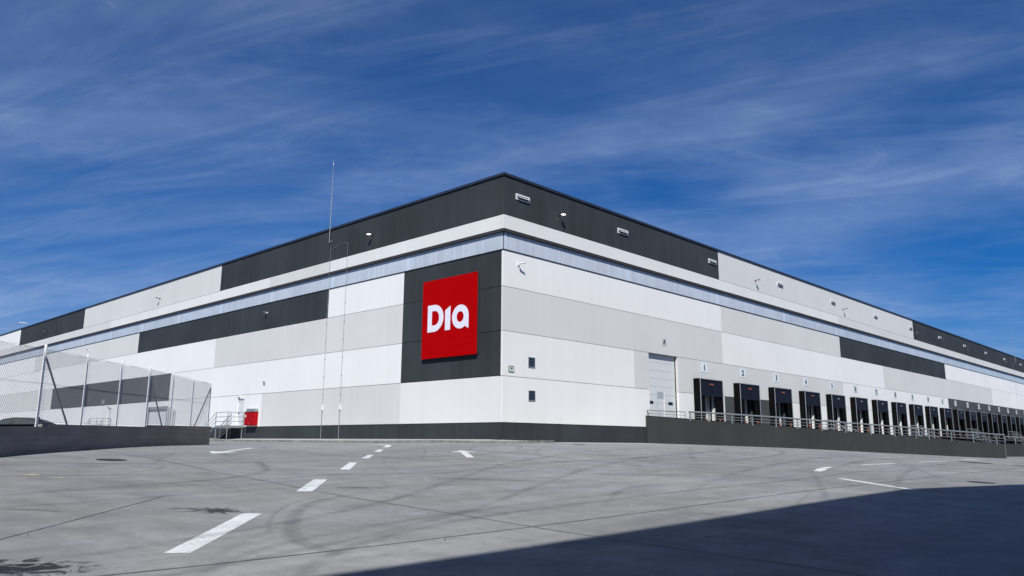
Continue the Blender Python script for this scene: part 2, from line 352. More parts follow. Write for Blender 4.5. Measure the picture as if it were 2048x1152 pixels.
# slab joints filled with dark sealant
def joints():
    k = 0
    for w, pts in ((.045, [(-19.0+.04*math.sin(y), y) for y in np.arange(-34, 3, 2.)]), (.05, [(x, -19.35-.01*(x+19)) for x in np.arange(-27, 28, 2.)]),
                   (.035, [(-31, -21.6), (-26, -16.3), (-22.3, -12.5)]), (.03, [(-5, y) for y in np.arange(-32, -2, 2.)]), (.03, [(9.5, y) for y in np.arange(-32, -2, 2.)]),
                   (.03, [(x, -5.2) for x in np.arange(-24, 14, 2.)])):
        mb = MB(); ribbon(mb, pts, w, .004); tag(mb.build('slab_joint', M_seal, ground, recalc=False))
joints()
def marks():
    mb = MB(); st = []; k = 0
    def add(pts, w, s):
        nonlocal k
        k += 1; ribbon(mb, pts, w, .008 + .0006*k, s, st)
    add([(-18.0,-13.3),(-18.9,-13.85),(-20.1,-14.5),(-21.1,-15.5),(-21.95,-16.7),(-22.6,-17.8),(-22.95,-18.8),(-22.9,-20)], .34, .55)
    add([(-18.2,-13.0),(-19.2,-13.6),(-20.4,-14.3),(-21.4,-15.3),(-22.25,-16.5),(-22.9,-17.7)], .12, .35)
    add([(-9.0,5.5),(-11.4,3.4),(-12.3,.9),(-11.9,-3.0),(-9.5,-6.5),(-5,-9.8),(2,-12.0)], .3, .55)
    add([(-14.4,-3.0),(-16.0,-4.6),(-16.9,-6.6),(-17.8,-8.2),(-20,-9.8),(-24,-11)], .32, .6)
    add([(-14.4,-1.2),(-15.7,-1.6),(-15.9,-2.7),(-14.6,-3.4)], .3, .6)
    add([(-20.9,-4.0),(-19.9,-5.0),(-19.8,-6.5),(-21.5,-8.0)], .22, .45)
    add([(-34,-19),(-28,-18.5),(-24.5,-17.6),(-19.5,-15.5),(-14,-12),(-8,-8.5),(0,-6.5),(10,-6)], .3, .42)
    add([(-34,-21),(-28,-20.3),(-24.0,-19.3),(-18.5,-17.2),(-12.5,-14),(-6,-11.0),(2,-9),(14,-8.8)], .3, .40)
    add([(-32,-14),(-26,-13.2),(-22,-12.5),(-17,-11.5),(-11,-10),(-4,-9.6),(6,-10.5),(20,-12.5)], .28, .38)
    add([(-32,-12.2),(-26,-11.5),(-20,-10.4),(-14,-9),(-8,-8.2),(0,-8.6),(12,-10.6)], .28, .35)
    add([(-30,-8),(-25,-8),(-20,-8.6),(-15,-9.8),(-9,-12),(-2,-15),(8,-17)], .26, .36)
    add([(-26.5,-24),(-24.5,-21),(-22.5,-19.2),(-19,-18),(-13,-17.6),(-5,-17.6),(6,-17)], .3, .5)
    add([(-27.5,-22.5),(-25.5,-20.4),(-23.0,-18.4),(-18,-17.2),(-11,-16.8)], .26, .34)
    add([(9,-3.5),(10.5,-5.0),(9.5,-7),(5,-8.8),(-3,-9.6),(-12,-8.6)], .3, .6)
    add([(12.5,-4.2),(14.2,-6.3),(13,-8.8),(8,-11),(0,-12.4)], .34, .6)
    add([(-2,-15.2),(1,-17.0),(6,-18.4),(14,-19.2)], .26, .4)
    add([(22,-17.5),(15,-17.0),(6,-17.8),(-3,-20),(-10,-22.5)], .3, .4)
    add([(-16,-18.5),(-12.5,-16.5),(-10.5,-16.4),(-8,-17.8)], .25, .4)
    add([(40,-16),(30,-14.5),(20,-14),(10,-14.5),(0,-16.5)], .4, .5)
    add([(44,-14),(34,-12.6),(22,-12),(10,-12.6),(-4,-15.2),(-14,-18.8)], .4, .4)
    for i in range(46):                      # faint older passes
        x = random.uniform(-26, 22); y = random.uniform(-24, -3); a = math.radians(random.gauss(30, 28)); c = random.uniform(-.06, .06); pts = []
        for j in range(random.randint(5, 11)):
            if x > -2 and y > -2: break
            if x < -23 and y > -5: break
            pts.append((x, y)); x += 1.8*math.cos(a); y += 1.8*math.sin(a); a += c*1.8
        if len(pts) > 2 and pts[-1][1] < -.5+max(0, -pts[-1][0])*.8: add(pts, random.uniform(.15, .32), random.uniform(.15, .36))
    o = mb.build('tyre_marks', M_tyre, None, recalc=False); me = o.data
    ul = me.uv_layers.new(name='Strength')
    for pi, (a, b) in enumerate(st):
        li = me.polygons[pi].loop_indices
        for l, vv in zip(li, (a, a, b, b)): ul.data[l].uv = (vv, 0)
    tag(o, kind='stuff', label='faint curved black tyre marks across the concrete yard', cat='tyre marks')
marks()

# painted markings
def paint(name, quads, m, label, cat, group=None, dz=.004, step=.5):
    mb = MB()
    for q in quads: sheet(mb, q, dz, step)
    return tag(mb.build(name, m, recalc=False), label, cat, group)
GD = 'dashes of the white lane line'
paint('lane_dash', [[(-24.68,-18.27),(-24.40,-18.42),(-21.84,-15.53),(-22.12,-15.36)]], M_paint, 'long white dash nearest the viewer, with a scuff across it', 'lane dash', GD)
paint('lane_dash', [[(-19.46,-12.67),(-19.16,-12.84),(-17.28,-10.57),(-17.60,-10.43)]], M_paint, 'second white dash, where the dark diagonal slab joint touches its near end', 'lane dash', GD)
paint('lane_dash', [[(-15.28,-8.15),(-15.02,-8.29),(-13.25,-6.16),(-13.49,-6.05)]], M_paint, 'white dash in the middle of the row of five, third from the viewer', 'lane dash', GD)
paint('lane_dash', [[(-11.98,-4.60),(-11.74,-4.72),(-10.42,-3.25),(-10.62,-3.14)]], M_paint, 'short white dash, second from the curved end of the lane line', 'lane dash', GD)
paint('lane_dash', [[(-9.32,-1.75),(-9.08,-1.87),(-7.93,-.57),(-8.12,-.44)]], M_paint, 'smallest white dash, directly before the curved end of the lane line', 'lane dash', GD)
paint('curved_line', [[(-7.05,.72),(-6.83,.60),(-5.95,1.45),(-6.15,1.62)],[(-6.15,1.62),(-5.95,1.45),(-5.32,2.35),(-5.55,2.45)],[(-5.55,2.45),(-5.32,2.35),(-4.98,3.3),(-5.2,3.35)],
      [(-5.2,3.35),(-4.98,3.3),(-4.85,4.4),(-5.07,4.4)],[(-5.07,4.4),(-4.85,4.4),(-4.85,5.6),(-5.0,5.6)]], M_paint, 'white lane line bending left in front of the kerb', 'road marking', step=.4)
def arrow(name, tail, tip, w, hw, hl, label, grp):
    t = Vector(tip)-Vector(tail); ln = t.length; t.normalize(); n = Vector((-t.y, t.x)); T = Vector(tail); P = Vector(tip); B = P-t*hl
    q = lambda v: (v.x, v.y)
    mb = MB(); sheet(mb, [q(T-n*w/2), q(T+n*w/2), q(B+n*w/2), q(B-n*w/2)], .004, .4)
    # head as two triangles collapsed to quads
    for s in (1, -1):
        sheet(mb, [q(B), q(B+n*s*hw/2), q(P+n*s*.005), q(P)], .005, .3)
    return tag(mb.build(name, M_paint, recalc=False), label, 'road arrow', grp)
arrow('road_arrow', (-8.0,-6.15), (-5.75,-3.2), .30, 1.15, 1.0, 'white arrow painted on the yard pointing at the building corner', 'white arrows on the yard')
arrow('road_arrow', (-12.2,3.0), (-15.9,-1.05), .22, 1.1, 1.5, 'long thin white arrow pointing left, off the end of the low concrete wall', 'white arrows on the yard')
paint('curved_line', [[(-.04,-16.14),(-.06,-16.44),(.75,-16.27),(.55,-15.98)],[(.55,-15.98),(.75,-16.27),(1.6,-16.0),(1.4,-15.72)],[(1.4,-15.72),(1.6,-16.0),(3.1,-15.62),(2.6,-15.5)]], M_paint, 'short curved white stroke at the right, just above the long thin line', 'road marking', step=.4)
paint('edge_line', [[(-2.75,-18.05),(-2.5,-18.19),(-4.72,-21.15),(-4.96,-21.0)]], M_paint, 'thin white line running down into the big shadow', 'road marking')
GE = 'thin white lines in front of the ramp wall'
paint('edge_line', [[(6.2,-15.75),(6.2,-15.60),(9.7,-15.80),(9.7,-15.95)]], M_paint, 'thin white line nearest the curved stroke, left of the others', 'road marking', GE)
paint('edge_line', [[(13.3,-15.90),(13.3,-15.75),(18.5,-15.66),(18.5,-15.80)]], M_paint, 'thin white line in the middle, left of the upper manhole cover', 'road marking', GE)
paint('edge_line', [[(22.8,-15.45),(22.8,-15.30),(29.0,-14.85),(29.0,-15.0)]], M_paint, 'faintest thin white line, farthest right near the end of the ramp wall', 'road marking', GE)
mb = MB(); sheet(mb, [(-23.95,-8.05),(-23.6,-8.2),(-22.95,-8.75),(-22.95,-8.5)], .004, .2); sheet(mb, [(-23.7,-7.85),(-23.45,-8.05),(-23.2,-7.9),(-23.3,-7.6)], .005, .2)
tag(mb.build('yellow_marking', M_yel, recalc=False), 'worn pale yellow paint mark in front of the low concrete wall', 'road marking')
def manhole(x, y, rx, label):
    n = 28; mb = MB(); ring = []; r2 = []
    for k in range(n):
        t = 2*math.pi*k/n; ring.append((x+rx*math.cos(t), y+rx*math.sin(t))); r2.append((x+rx*.86*math.cos(t), y+rx*.86*math.sin(t)))
    P3 = lambda q, dz: (q[0], q[1], g(*q)+dz)
    t = empty('manhole_cover', (0,0,0), label=label, cat='manhole cover', group='iron covers set in the yard')
    for k in range(n): mb.face([P3(ring[k], .006), P3(ring[(k+1)%n], .006), P3(r2[(k+1)%n], .006), P3(r2[k], .006)])
    mb.build('rim', M_iron, t, recalc=False)
    m2 = MB(); m2.face([P3(q, .009) for q in r2]); m2.build('lid', M_iron, t, recalc=False)
manhole(-20.32,-3.98,.42,'black round iron cover in front of the low concrete wall')
manhole(19.9,-16.75,.85,'dark iron cover at the right, the one closest to the ramp wall')
manhole(1.2,-21.3,.42,'dark iron cover right beside the edge of the big shadow')
manhole(19.9,-18.9,.5,'dark iron cover cut by the right border of the picture')
manhole(2.7,-2.9,.32,'small faint iron cover near the kerb end at the building corner')

def debris():
    rr = random.Random(3); mb = MB()
    for i in range(70):
        x = rr.uniform(-27, 12); y = rr.uniform(-26, -4); s_ = rr.choice((.007, .010, .014, .019)); z = g(x, y)
        p = [(x+s_*math.cos(a), y+s_*math.sin(a), z) for a in (rr.random(), 2.1+rr.random(), 4.2+rr.random())]; top = (x, y, z+s_*1.2)
        for k in range(3): mb.face([p[k], p[(k+1)%3], top])
    tag(mb.build('loose_stones', M_iron, recalc=False), 'tiny dark loose stones scattered on the concrete', 'stones', kind='stuff')
debris()
# ------------------------------------------------------------------ warehouse
WH = empty('warehouse', label='long flat-roofed distribution warehouse clad in white, grey and charcoal concrete panels', cat='warehouse')
SR = [0] + [11.95+11.43*k for k in range(15)]
SL = [0] + [8.5+8.17*k for k in range(16)]
Z = dict(pl=1.015, j3=3.42, j2=5.81, j1=8.21, wb=10.216, bb=11.40, dw=12.191, top=14.42)
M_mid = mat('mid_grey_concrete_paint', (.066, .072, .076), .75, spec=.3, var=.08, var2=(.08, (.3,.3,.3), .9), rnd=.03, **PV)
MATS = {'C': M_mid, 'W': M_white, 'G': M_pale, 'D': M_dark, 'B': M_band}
def panel(F, s0, s1, z0, z1, m, holes=(), front=0.0, gs=.006, gz_=.013, name='wall_panel'):
    """precast panel, front at depth 'front', with rectangular holes (s0,s1,z0,z1)"""
    for h in sorted(holes):
        if h[2] <= z0+.02 and h[3] >= z1-.02 and h[0] < s1-.02 and h[1] > s0+.02:      # an opening through the whole height splits the panel
            panel(F, s0, h[0], z0, z1, m, [q for q in holes if q != h], front, gs, gz_, name); panel(F, h[1], s1, z0, z1, m, [q for q in holes if q != h], front, gs, gz_, name); return
    s0 += gs; s1 -= gs; z0 += gz_; z1 -= gz_
    if s1-s0 < .02 or z1-z0 < .02: return
    hs = [(max(a, s0), min(b, s1), max(c, z0), min(d, z1)) for a, b, c, d in holes]
    hs = [h for h in hs if h[1]-h[0] > .01 and h[3]-h[2] > .01]
    xs = sorted({s0, s1, *[v for h in hs for v in h[:2]]}); zs = sorted({z0, z1, *[v for h in hs for v in h[2:]]})
    full = [[not any(h[0] <= (xs[i]+xs[i+1])/2 <= h[1] and h[2] <= (zs[j]+zs[j+1])/2 <= h[3] for h in hs) for j in range(len(zs)-1)] for i in range(len(xs)-1)]
    mb = MB(F); fr = front; bk = front-.14
    def ok(i, j): return 0 <= i < len(xs)-1 and 0 <= j < len(zs)-1 and full[i][j]
    for i in range(len(xs)-1):
        for j in range(len(zs)-1):
            if not full[i][j]: continue
            a, b, c, d = xs[i], xs[i+1], zs[j], zs[j+1]
            mb.face([(a,fr,c),(b,fr,c),(b,fr,d),(a,fr,d)])
            if not ok(i-1, j): mb.face([(a,fr,c),(a,fr,d),(a,bk,d),(a,bk,c)])
            if not ok(i+1, j): mb.face([(b,fr,c),(b,bk,c),(b,bk,d),(b,fr,d)])
            if not ok(i, j-1): mb.face([(a,fr,c),(a,bk,c),(b,bk,c),(b,fr,c)])
            if not ok(i, j+1): mb.face([(a,fr,d),(b,fr,d),(b,bk,d),(a,bk,d)])
    mb.build(name, MATS[m], WH, recalc=False)
NR, NL = 14, 15
DOCKS = [20.63+5.735*n for n in range(25)]
holesR = [(13.6, 17.1, 1.015, 5.81)] + [(c-1.05, c+1.05, 1.015, 3.7) for c in DOCKS]
holesL = [(27.5, 28.5, 1.1, 3.12), (54.6, 55.6, 1.1, 3.12), (41.2, 45.4, .0, 2.94)]
def pick(rows, k): return rows[min(k, len(rows)-1)]
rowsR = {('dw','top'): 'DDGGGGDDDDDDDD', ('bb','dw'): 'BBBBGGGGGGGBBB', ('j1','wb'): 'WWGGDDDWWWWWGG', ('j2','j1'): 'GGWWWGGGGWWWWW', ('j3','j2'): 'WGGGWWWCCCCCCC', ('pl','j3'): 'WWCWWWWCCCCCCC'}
rowsL = {('dw','top'): 'DDDDGGGGDDDWWWW', ('bb','dw'): 'BBGBBBBGGGGGGGG', ('j1','wb'): 'DWDDDDGGGGWWWWW', ('j2','j1'): 'DGGGWWWWWWWWGGG', ('j3','j2'): 'DWWWWDDDDGGGGGG', ('pl','j3'): 'BGGWWWWWWWWWWWW'}
for F, SS, n, rows, holes, off in ((FR, SR, NR, rowsR, holesR, 0), (FL, SL, NL, rowsL, holesL, 0)):
    for (a, b), cols in rows.items():
        for k in range(n):
            s0 = SS[k] if k else (-.004 if F is FR else .16); hh = holes
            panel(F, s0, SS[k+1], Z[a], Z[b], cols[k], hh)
    for k in range(n):
        s0 = SS[k] if k else (-.004 if F is FR else .16)
        panel(F, s0, SS[k+1], -3.2, Z['pl'], 'D', [h for h in holes if h[2] < .5], front=-.02, name='plinth_panel')
# white corner return (the edge of the right front's panels seen end on) is given by FR panels; close the corner behind
core = MB()
core.box(.5, SR[NR], .5, SL[NL], -3.3, 14.2)
core.build('wall_core', M_joint, WH)
for F, L_ in ((FR, SR[NR]), (FL, SL[NL])):
    # corner soffit and coping
    a = -.07
    MB(F).box(a if F is FR else .301, L_, -.30, .07, 14.42, 14.56).build('coping', M_cope, WH)
    MB(F).box(.0 if F is FR else .16, L_, -.32, -.012, 11.245, 11.41).build('soffit', M_soffit, WH)
    MB(F).box(a+.035 if F is FR else .311, L_, -.31, .035, 10.195, 10.245).build('sill', M_frame, WH)
MB().box(.16, SR[NR]-.1, .16, SL[NL]-.1, 14.22, 14.25).build('roof', M_roof, WH)
# cut the glazing band into the core: the band sits back from the panels
def band(F, SS, n, first):
    for k in range(n):
        s0 = SS[k] if k else first; s1 = SS[k+1]
        MB(F).box(s0+.03, s1-.34 if k < n-1 else s1, -.19, -.145, 10.25, 11.24).build('band_panel', M_poly, WH)
        MB(F).box(s1-.33, s1-.0, -.19, -.140, 10.25, 11.24).build('mullion', M_mull, WH)
band(FR, SR, NR, .48); band(FL, SL, NL, .192)
MB(FR).box(.151, .45, -.19, -.140, 10.25, 11.24).build('mullion', M_mull, WH)
MB().box(.12, .15, .12, .15, 10.25, 11.24).build('corner_post', M_frame, WH)
# louvres and vents (parts of the building)
def vent(F, s, z):
    f = MB(F)
    w, h = .56, .17
    f.box(s-w, s+w, .002, .05, z+h-.07, z+h); f.box(s-w, s+w, .002, .05, z-h, z-h+.05); f.box(s-w, s-w+.10, .002, .05, z-h+.05, z+h-.07); f.box(s+w-.08, s+w, .002, .05, z-h+.05, z+h-.07)
    o = f.build('vent', M_vent, WH)
    for i in range(3):
        zz = z-h+.07+i*.075; sl = MB(F); sl.face([(s-w+.10, .045, zz), (s+w-.08, .045, zz), (s+w-.08, .012, zz+.055), (s-w+.10, .012, zz+.055)]); sl.build('vent_slat', M_ventb, o, recalc=False)
    hd = MB(F); hd.face([(s-w+.02, .05, z+.02), (s+w-.02, .05, z+.02), (s+w-.12, .16, z-.05), (s-w+.12, .16, z-.05)]); hd.face([(s-w+.02, .05, z+.03), (s+w-.02, .05, z+.03), (s+w-.12, .165, z-.045), (s-w+.12, .165, z-.045)]); hd.build('vent_flap', M_vent, o, recalc=False)
for s_ in [1.48]+[11.0+11.43*k for k in range(12)]: vent(FR, s_, 13.41)
def louvre(F, s0, s1, z0, z1):
    f = MB(F); f.box(s0, s1, .002, .035, z1-.03, z1); f.box(s0, s1, .002, .035, z0, z0+.03); f.box(s0, s0+.03, .002, .035, z0+.03, z1-.03); f.box(s1-.03, s1, .002, .035, z0+.03, z1-.03)
    o = f.build('louvre', M_alu, WH); n = 6; h = (z1-z0-.06)/n
    MB(F).box(s0+.031, s1-.031, .003, .006, z0+.031, z1-.031).build('louvre_back', M_black, o)
    for i in range(n):
        zz = z0+.03+i*h; m_ = MB(F); m_.prism([(0,0)]*0 or [(s0+.031, zz+.01), (s1-.031, zz+.01), (s1-.031, zz+h*.62), (s0+.031, zz+h*.62)], .010, .028); m_.build('louvre_slat', M_slat, o)
louvre(FR, 1.97, 2.52, 4.0, 4.56); louvre(FR, 1.99, 2.54, 2.2, 2.76)
# sectional door A
DA = MB(FR); DA.box(13.6, 13.66, -.35, -.21, 1.015, 5.79); da = DA.build('sectional_door', M_alu, WH)
for i in range(9):
    z0 = 1.02+i*.53; MB(FR).box(13.661, 17.045, -.29, -.23, z0+.006, z0+.524).build('door_section', M_door, da)
for a, b, c, d, m_, dd in ((13.78, 14.32, 2.52, 2.72, M_glassblk, .012), (16.12, 16.66, 2.52, 2.72, M_glassblk, .012), (14.84, 15.58, 2.92, 3.34, M_wpane, .008)):
    MB(FR).box(a, b, -.229, -.229+dd, c, d).build('door_window', m_, da)
MB(FR).box(15.60, 15.67, -.229, -.21, 1.03, 3.36).build('wicket_frame', M_white, da)
MB(FR).box(14.76, 14.79, -.229, -.22, 1.03, 3.36).build('wicket_frame', M_wpane, da)
MB(FR).box(17.10, 17.115, -.48, -.141, 1.015, 5.81).build('door_jamb', M_pale, WH); MB(FR).box(13.585, 13.6, -.48, -.141, 1.015, 5.81).build('door_jamb', M_pale, WH); MB(FR).box(13.585, 17.115, -.48, -.141, 5.797, 5.81).build('door_head', M_pale, WH)
MB(FR).box(17.05, 17.098, -.22, -.18, 1.015, 5.79).build('door_guide', M_frame, da)
# dock doors in the wall openings
for c in DOCKS:
    f = MB(FR); f.box(c-1.04, c+1.04, -.33, -.24, 1.02, 1.06); dd = f.build('dock_door', M_alu, WH)
    MB(FR).box(c-1.04, c+1.04, -.31, -.27, 1.07, 3.72).build('door_leaf', M_white, dd)
    MB(FR).box(c-.85, c-.35, -.269, -.26, 2.42, 2.60).build('door_window', M_glassblk, dd)
# the core must stay behind openings: dark recesses are shallow
# fire exit doors and grey louvred plant door on the left front
for s in (27.5, 54.6):
    f = MB(FL); f.box(s+.01, s+.06, -.12, -.05, 1.1, 3.11); f.box(s+.94, s+.99, -.12, -.05, 1.1, 3.11); f.box(s+.06, s+.94, -.12, -.05, 3.05, 3.11); o = f.build('exit_door', M_white, WH)
    MB(FL).box(s+.061, s+.939, -.12, -.07, 1.1, 3.049).build('door_leaf', M_door, o); MB(FL).box(s+.75, s+.88, -.069, -.02, 2.02, 2.08).build('handle', M_black, o)
pd = MB(FL).box(41.2, 41.35, -.10, .03, -.1, 2.94).box(45.25, 45.4, -.10, .03, -.1, 2.94).box(41.35, 45.25, -.10, .05, 2.80, 2.94).build('plant_door', M_galv, WH)
MB(FL).box(41.36, 43.28, -.10, -.05, -.1, 2.79).box(43.31, 45.24, -.10, -.05, -.1, 2.79).build('door_leaf', M_door, pd)
MB(FL).box(41.36, 45.24, -.05, .10, 2.70, 2.79).build('lintel', M_ventb, pd)

# things fixed to the walls -----------------------------------------------------
def text_mesh(txt, size, m, parent, loc, rot, off=.0, ext=.006, name='lettering', xs=1.0):
    c = bpy.data.curves.new(name, 'FONT'); c.body = txt; c.size = size; c.align_x = 'CENTER'; c.align_y = 'CENTER'; c.extrude = ext; c.offset = off; c.resolution_u = 4
    o = bpy.data.objects.new(name, c); COL.objects.link(o); bpy.context.view_layer.update()
    me = bpy.data.meshes.new_from_object(o.evaluated_get(bpy.context.evaluated_depsgraph_get())); bpy.data.objects.remove(o); bpy.data.curves.remove(c)
    me.name = name; me.materials.clear(); me.materials.append(m)
    if xs != 1:
        for v in me.vertices: v.co.x *= xs
    n = bpy.data.objects.new(name, me); COL.objects.link(n); n.parent = parent; n.location = loc; n.rotation_euler = rot; return n
def red_sign():
    t = empty('sign', (0, 4.35, 6.95), label='big square red sign with white Dia lettering on the charcoal corner wall', cat='sign')
    t.rotation_euler = (0, 0, -math.pi/2)          # local x runs rightwards as seen, local -y towards the viewer
    MB().box(-2.29, 2.29, -.15, -.001, -2.26, 2.26).build('sign_box', M_frame, t, bevel=.02)
    MB().box(-2.31, 2.31, -.185, -.151, -2.28, 2.28).build('sign_face', M_red, t, bevel=.006)
    # letters, in sign coordinates (x right, z up) measured from the centre
    cx, cz = 4.10, 6.95; y0, y1 = -.196, -.187
    def T(p): return (p[0]+cx, p[1]-cz)
    def ring(outer, inner, name):
        n = len(outer); mb = MB()
        for k in range(n):
            a, b = outer[k], outer[(k+1)%n]; c, d = inner[(k+1)%n], inner[k]
            A, B, C_, D = [T(q) for q in (a, b, c, d)]
            mb.face([(A[0],y0,A[1]),(B[0],y0,B[1]),(C_[0],y0,C_[1]),(D[0],y0,D[1])])
            mb.face([(A[0],y0,A[1]),(A[0],y1,A[1]),(B[0],y1,B[1]),(B[0],y0,B[1])]); mb.face([(D[0],y0,D[1]),(C_[0],y0,C_[1]),(C_[0],y1,C_[1]),(D[0],y1,D[1])])
        return mb.build(name, M_letter, t, recalc=False)
    # D
    def Dshape(x0, x1, z0, z1, xs, n=20):
        pts = [(x0, z0), (x0, (z0+z1)/2), (x0, z1)]
        for k in range(n+1):
            a = math.pi/2-math.pi*k/n; pts.append((xs+(x1-xs)*math.cos(a), (z0+z1)/2+(z1-z0)/2*math.sin(a)))
        return pts
    ring(Dshape(-5.91, -4.53, 6.19, 7.76, -5.35), Dshape(-5.54, -4.91, 6.57, 7.40, -5.28), 'letter_d')
    mb = MB(); poly = [T(p) for p in [(-4.39, 7.34), (-4.39, 6.19), (-3.95, 6.19), (-3.95, 7.56)]]; mb.prism(poly, y0, y1); mb.build('letter_i', M_letter, t)
    def ell(cx_, cz_, rx, rz, n=40): return [(cx_+rx*math.cos(2*math.pi*k/n), cz_+rz*math.sin(2*math.pi*k/n)) for k in range(n)]
    o_ = ell(-3.12, 6.85, .68, .67); i_ = ell(-3.13, 6.85, .29, .30)
    ring(o_, i_, 'letter_a')
    mb = MB(); poly = [T(p) for p in [(-2.445, 6.90), (-2.445, 6.14), (-2.80, 6.33), (-2.90, 6.235), (-2.62, 6.55), (-2.60, 6.85)]]
    mb.prism(poly[::-1], y0+.001, y1); mb.build('letter_a_tail', M_letter, t)
    t.location = (0, 4.12, 6.95)
red_sign()
# emergency / meeting point sign
t = empty('safety_sign', (.66, 0, 3.80), label='small pale green sign with dark frame and cross of arrows near the corner', cat='sign')
MB().box(-.21, .21, -.02, -.003, -.17, .17).build('frame', M_green, t); MB().box(-.175, .175, -.026, -.021, -.135, .135).build('face', M_mint, t)
MB().box(-.012, .012, -.031, -.027, -.10, .12).box(-.10, -.013, -.031, -.027, .02, .045).box(.013, .10, -.031, -.027, .02, .045).box(-.06, -.04, -.031, -.027, .06, .11).box(.04, .06, -.031, -.027, .06, .11).build('cross', M_ink, t)
# bay plates
def plate(c, z, txt, m, w=.44, h=.325, size=.5, lab='', grp='bay number plates above the docks', xs=.8):
    t = empty('bay_plate', (c, 0, z), label=lab, cat='sign', group=grp)
    MB().box(-w, w, -.016, -.003, -h, h).build('plate', m, t); text_mesh(txt, size, M_ink, t, (0, -.018, 0), (math.pi/2, 0, 0), off=.022, ext=.004, xs=xs)
plate(15.5, 6.68, 'A', M_plate2, .28, .24, .40, 'small pale plate with letter A above the tall sectional door', xs=1)
WORD = 'one two three four five six seven eight nine ten eleven twelve thirteen fourteen fifteen sixteen seventeen eighteen nineteen twenty twenty-one'.split()
NAMES = ['1','2','3','4','5','6','7','8','9','10','11','12','13','14','15','16','17','18','19','20','21']
for n in range(21):
    far = n >= 5
    plate(DOCKS[n], 5.31, NAMES[n], (M_plate if not far else M_plate3) if (not far or n >= 11) else M_plate2, .44 if not far else .40, .33, .58, 'pale plate with the number %s on the wall above that dock' % WORD[n] if not far else ('grey plate numbered %s on the white panels above its dock' % WORD[n] if n < 11 else 'white plate numbered %s on the charcoal panel above its dock' % WORD[n]), xs=1.15 if n < 9 else .85)
# dock shelters
def make_shelter():
    t = empty('dock_shelter')
    W, D_, z0, z1 = 1.58, .52, .55, 4.47
    MB().box(-W, -W+.04, -D_, -.003, z0, z1).build('side_panel', M_black, t); MB().box(W-.04, W, -D_, -.003, z0, z1).build('side_panel', M_black, t)
    MB().box(-W+.041, W-.041, -D_, -.003, z1-.04, z1).build('top_panel', M_black, t)
    MB().box(-W, -W+.05, -D_-.03, -D_-.001, z0+.4, z1).build('frame_bar', M_alu, t); MB().box(W-.05, W, -D_-.03, -D_-.001, z0+.4, z1).build('frame_bar', M_alu, t)
    MB().box(-W+.051, W-.051, -D_-.03, -D_-.001, z1-.05, z1).build('frame_bar', M_alu, t)
    def cloth(x0, x1, za, zb, y, m, name, amp=.02):
        mb = MB(); nx, nz = 8, 3
        f = lambda i, j: (x0+(x1-x0)*i/nx, y+amp*math.sin(i*2.1+j*.8)*(1-j/nz*.6)-.0, za+(zb-za)*j/nz)
        for i in range(nx):
            for j in range(nz): mb.face([f(i,j), f(i+1,j), f(i+1,j+1), f(i,j+1)])
        mb.build(name, m, t, smooth=True)
    cloth(-W+.06, W-.06, 3.27, z1-.05, -D_+.03, M_curtain, 'head_curtain')
    cloth(-W+.05, -W+.76, z0+.4, z1-.3, -D_+.09, M_black, 'side_curtain'); cloth(W-.76, W-.05, z0+.4, z1-.3, -D_+.09, M_black, 'side_curtain')
    for s in (-1, 1):
        MB().box(s*1.0-.075, s*1.0+.06, -D_-.06, -D_+.0, .95, 1.7).build('wheel_guard', M_orange, t)
        MB().box(s*1.05-.16, s*1.05+.16, -.46, -.025, .35, .93).build('bumper', M_black, t)
    MB().box(-.88, .88, -.42, -.025, .93, 1.01).build('dock_lip', M_galv, t)
    mb = MB().box(-.28, .28, -D_-.012, -D_-.002, 4.06, 4.16); lb = mb.build('warning_label', M_orange, t)
    return t
sh = make_shelter(); ORD = dict(zip(range(25), [str(i+1) for i in range(25)]))
M_dull = mat('dull_guard', (.10, .045, .035), .6)
_g = [c for c in sh.children if c.name.startswith('wheel_guard')]; _g.sort(key=lambda c: c.data.vertices[0].co.x)
DARKG2, DARKG = [c.data.copy() for c in _g]
for _m in (DARKG, DARKG2): _m.materials.clear(); _m.materials.append(M_dull)
M_lbl = mat('faded_label', (.22, .22, .26), .6)
for n in range(21):
    o = sh if n == 0 else copy_tree(sh)
    o.location = (DOCKS[n], 0, 0)
    tag(o, 'black dock shelter directly below the plate numbered %s' % WORD[n], 'dock shelter', 'dock shelters along the right-hand front')
    if n >= 6:
        for ch in list(o.children):
            if ch.name.startswith('wheel_guard'): ch.data = DARKG if sum(v.co.x for v in ch.data.vertices) > 0 else DARKG2
    if n >= 4:
        for ch in o.children:
            if ch.name.startswith('warning_label'):
                ch.data = ch.data.copy(); ch.data.materials.clear(); ch.data.materials.append(M_lbl)
